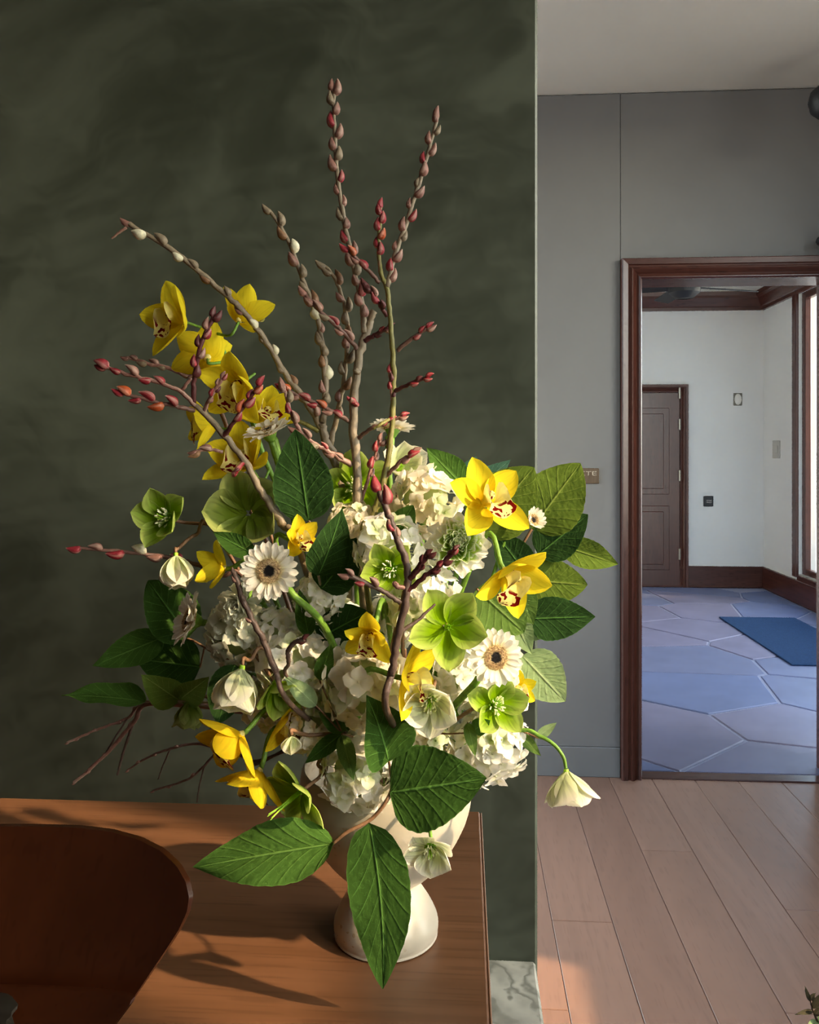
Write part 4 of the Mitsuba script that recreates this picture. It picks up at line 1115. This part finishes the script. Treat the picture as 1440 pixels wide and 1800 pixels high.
branch('grey twig in front of the shaded left hydrangea', [(485, 1180, .705), (460, 1120, .70), (432, 1065, .70), (412, 1005, .70)], 5, 4.5, 9, B_([9, 4], 40, 16, .3))
branch('short dark twig with one bud in front of the left cream hydrangea', [(508, 1165, .71), (506, 1145, .70), (518, 1130, .695), (535, 1124, .69)], 3.5, 4, 9, B_([11], 20, 20, .8))
for lab, pts, r in (('long bare twig pointing down left above the table, with a fork', [(268, 1236, .86), (235, 1270, .86), (190, 1322, .86), (130, 1376, .855)], 4.5), ('bare reddish twig pointing left above the forked one', [(262, 1238, .87), (225, 1262, .87), (170, 1283, .865), (118, 1305, .86)], 3),
                    ('short bare twig in the shade, between the forked one and the vase', [(352, 1308, .90), (300, 1316, .90), (262, 1330, .90), (224, 1354, .90)], 2.5), ('bare twig in the shade nearest to the table top', [(392, 1316, .88), (360, 1345, .88), (330, 1370, .88), (268, 1390, .88)], 2.5)):
    x0, y0, d0 = pts[0]
    k = thing('bare_twig', lab, 'twig')
    pre = [(430, 1250 if y0 < 1300 else 1330, .86)] + pts
    path = twig(k, pre, r, r * .6, 4 if r > 2.6 else 2, 'stem', B_([4], 40, 10, .6), seed=int(x0))
    tv = to_vase(path[0], unit(path[0] - path[3]), .02)
    put('lower_stem', uvply(tube(tv, r * .86 / F, 7), 'm_twig', 0, 9), k)
    m = path[len(path) // 2 + 3]; q = pts[2]
    twig(k, [(pts[1][0], pts[1][1], pts[1][2]), ((pts[1][0] + q[0]) / 2 + 6, (pts[1][1] + q[1]) / 2 + 22, q[2]), (q[0] + 16, q[1] + 40, q[2])], r * .6, r * .4, 9, 'side_twig')
# ---------------------------------------------------------------- small things
# sign on the doorway wall
k = thing('wall_sign', 'small brown sign on the grey wall left of the doorway', 'sign')
sx0, sx1, sz0, sz1 = XY(990, YD), XY(1053, YD), ZY(1030, 850, YD), ZY(1030, 823, YD)
put('plate', mikit.ply(cbox(sx0, sx1, YD - .008, YD - .0005, sz0, sz1, .002), 'm_sign'), k)
tx = meshkit.text_mesh('SUITE', (sz1 - sz0) * .26, .0015)
tv = tx.vertices; wtx = tv[:, 0].max()
sc_ = (sx1 - sx0) * .78 / wtx
P = np.c_[sx1 - .012 - (wtx - tv[:, 0]) * sc_, YD - .008 - tv[:, 2], sz0 + (sz1 - sz0) * .54 + tv[:, 1]]
put('lettering', mikit.ply((P, tx.faces), 'm_letter'), k, label='pale raised lettering')

# ceiling fan in the hall
k = thing('ceiling_fan', 'black ceiling fan under the white ceiling of the entrance hall', 'ceiling fan')
fc = np.array([XY(1203, 6.7), 6.7, ZH])
put('rod', mikit.ply(cbox(fc[0] - .02, fc[0] + .02, fc[1] - .02, fc[1] + .02, ZH - .28, ZH, .004), 'm_black'), k)
zf = ZY(1203, 513, 6.7)
v, f = lathe([(0, zf - .05), (.07, zf - .05), (.12, zf - .01), (.13, zf + .05), (.09, zf + .09), (.03, zf + .12), (.03, ZH - .2)], 28)
put('hub', mikit.ply((v + [fc[0], fc[1], 0], f), 'm_black', smooth=40), k)
for i in range(5):
    a = .35 + 2 * pi * i / 5
    b = cbox(.10, .66, -.065, .065, -.006, .006, .004); b.apply_transform(Rx(12)); b.apply_transform(Rz(math.degrees(a))); b.apply_translation([fc[0], fc[1], zf + .04])
    put('blade', mikit.ply(b, 'm_black'), k)

# devices on the hall walls
k = thing('wall_sensor', 'small white oval sensor on the far wall of the entrance hall', 'sensor')
c = np.array([XY(1297, YV), YV, ZY(1297, 702, YV)])
b = trimesh.creation.icosphere(3, 1.0); b.apply_scale([.036, .03, .058]); b.apply_translation(c + [0, -.012, 0])
put('cover', mikit.ply(b, 'm_white', smooth=True), k)
put('back_plate', mikit.ply(cbox(c[0] - .045, c[0] + .045, YV - .008, YV - .0005, c[2] - .066, c[2] + .066, .004), 'm_metal'), k)
k = thing('wall_switch', 'small black keypad on the far wall beside the mahogany door', 'switch')
c = np.array([XY(1245, YV), YV, ZY(1245, 881, YV)])
put('plate', mikit.ply(cbox(c[0] - .05, c[0] + .05, YV - .02, YV - .0005, c[2] - .055, c[2] + .055, .006), 'm_black'), k)
for i in range(3):
    for j in range(2):
        x, z = c[0] - .015 + .018 * i, c[2] - .012 + .02 * j
        put('key', mikit.ply(cbox(x - .006, x + .006, YV - .024, YV - .02, z - .007, z + .007, .001), 'm_grey'), k)
k = thing('switch_panel', 'flat grey panel on the right wall of the entrance hall', 'panel')
yy = XV / tan(atan((1366 - 720) / F) - YAW); zc = ZY(1366, 790, yy)
put('plate', mikit.ply(cbox(XV - .012, XV - .0005, yy - .09, yy + .09, zc - .09, zc + .09, .003), 'm_ceiling'), k)
put('rocker', mikit.ply(cbox(XV - .017, XV - .012, yy - .05, yy + .05, zc - .04, zc + .04, .002), 'm_ceiling'), k)

# door mat
k = thing('door_mat', 'dark blue door mat on the flagstone floor', 'mat')
d1, d2 = HC * F / (1087 - HZ), HC * F / (1171 - HZ)
ym0, ym1 = d2 + .22, d1 + .27
xa = XY(1322, (ym0 + ym1) / 2)
m = cbox(0, 1, 0, 1, 0, .012, .002)
q = np.array([[XY(1385, ym0), ym0 - .02], [XY(1258, ym1), ym1 - .05]])
x_l = q[:, 0].mean()
put('mat', mikit.ply(cbox(x_l, XV - .32, ym0 - .06, ym1 - .10, .0025, .014, .004), 'm_mat'), k)

# wall spotlight and pendant at the right edge
k = thing('pendant_lamp', 'dark round pendant lamp at the right edge under the ceiling', 'lamp')
P = W(1452, 178, 3.2)
v, f = lathe([(0, -.066), (.03, -.062), (.055, -.038), (.064, 0), (.055, .038), (.03, .06), (.012, .068), (.012, .09)], 28)
put('globe', mikit.ply((v + P, f), 'm_black', smooth=40), k)
v, f, u = tube(np.array([P + [0, 0, .08], [P[0], P[1], ZC - .001]]), .005, 8)
put('rod', mikit.ply((v, f), 'm_black', smooth=40), k)
k = thing('wall_lamp', 'small dark lamp on the wall above the doorway at the right edge', 'lamp')
xq, zq = XY(1452, YD), ZY(1440, 431, YD)
v, f = lathe([(0, -.026), (.03, -.024), (.05, -.012), (.055, 0), (.05, .016), (.03, .024), (0, .026)], 24)
put('shade', mikit.ply((v * [1.3, 1, 1] + [xq, YD - .075, zq], f), 'm_black', smooth=40), k)
put('arm', mikit.ply(cbox(xq - .012, xq + .012, YD - .03, YD - .0005, zq - .012, zq + .012, .003), 'm_black'), k)

# potted sprig at the lower right corner
k = thing('potted_plant', 'thin sprig of a potted plant at the lower right corner', 'plant')
PB = W(1475, HZ, 1.35); PB = np.array([PB[0], PB[1], 0])
v, f = lathe([(0, .001), (.07, .001), (.085, .02), (.10, .17), (.105, .18), (.098, .18), (.092, .165), (0, .16)], 36)
put('pot', mikit.ply((v + PB, f), 'm_terracotta', smooth=40), k)
v, f = lathe([(0, .172), (.05, .170), (.0925, .166)], 24); put('soil', mikit.ply((v + PB, f), 'm_soil'), k)
top = W(1424, 1752, 1.35); mid = W(1440, 1800, 1.35)
stp = spline([PB + [0, 0, .165], PB + [.03, 0, .35], W(1462, 1830, 1.35), mid, W(1428, 1772, 1.35), top], 6)
put('stem', uvply(tube(stp, np.linspace(.0035, .0012, len(stp)), 6), 'm_twig', 0, 9), k)
for b, t, w, tone in (((1424, 1760), (1415, 1733), 7, 8), ((1428, 1772), (1452, 1742), 12, 8), ((1424, 1758), (1434, 1745), 8, 8), ((1430, 1778), (1400, 1782), 7, 8), ((1426, 1775), (1397, 1784), 6, 8), ((1432, 1785), (1447, 1768), 10, 8), ((1438, 1795), (1418, 1815), 16, 6), ((1440, 1800), (1470, 1775), 20, 6), ((1450, 1815), (1480, 1800), 24, 6), ((1448, 1810), (1428, 1840), 20, 6)):
    i = min(range(len(stp)), key=lambda m: np.linalg.norm(stp[m] - W(b[0], b[1], 1.35)))
    leaf(k, (b[0], b[1], 1.35), (t[0], t[1], 1.33), w, tone)
    put('petiole', uvply(tube(np.array([stp[i], W(b[0], b[1], 1.35)]) + [[0, 0, 0], [0, 0, .0001]], .0008, 5), 'm_twig', 0, 9), k)
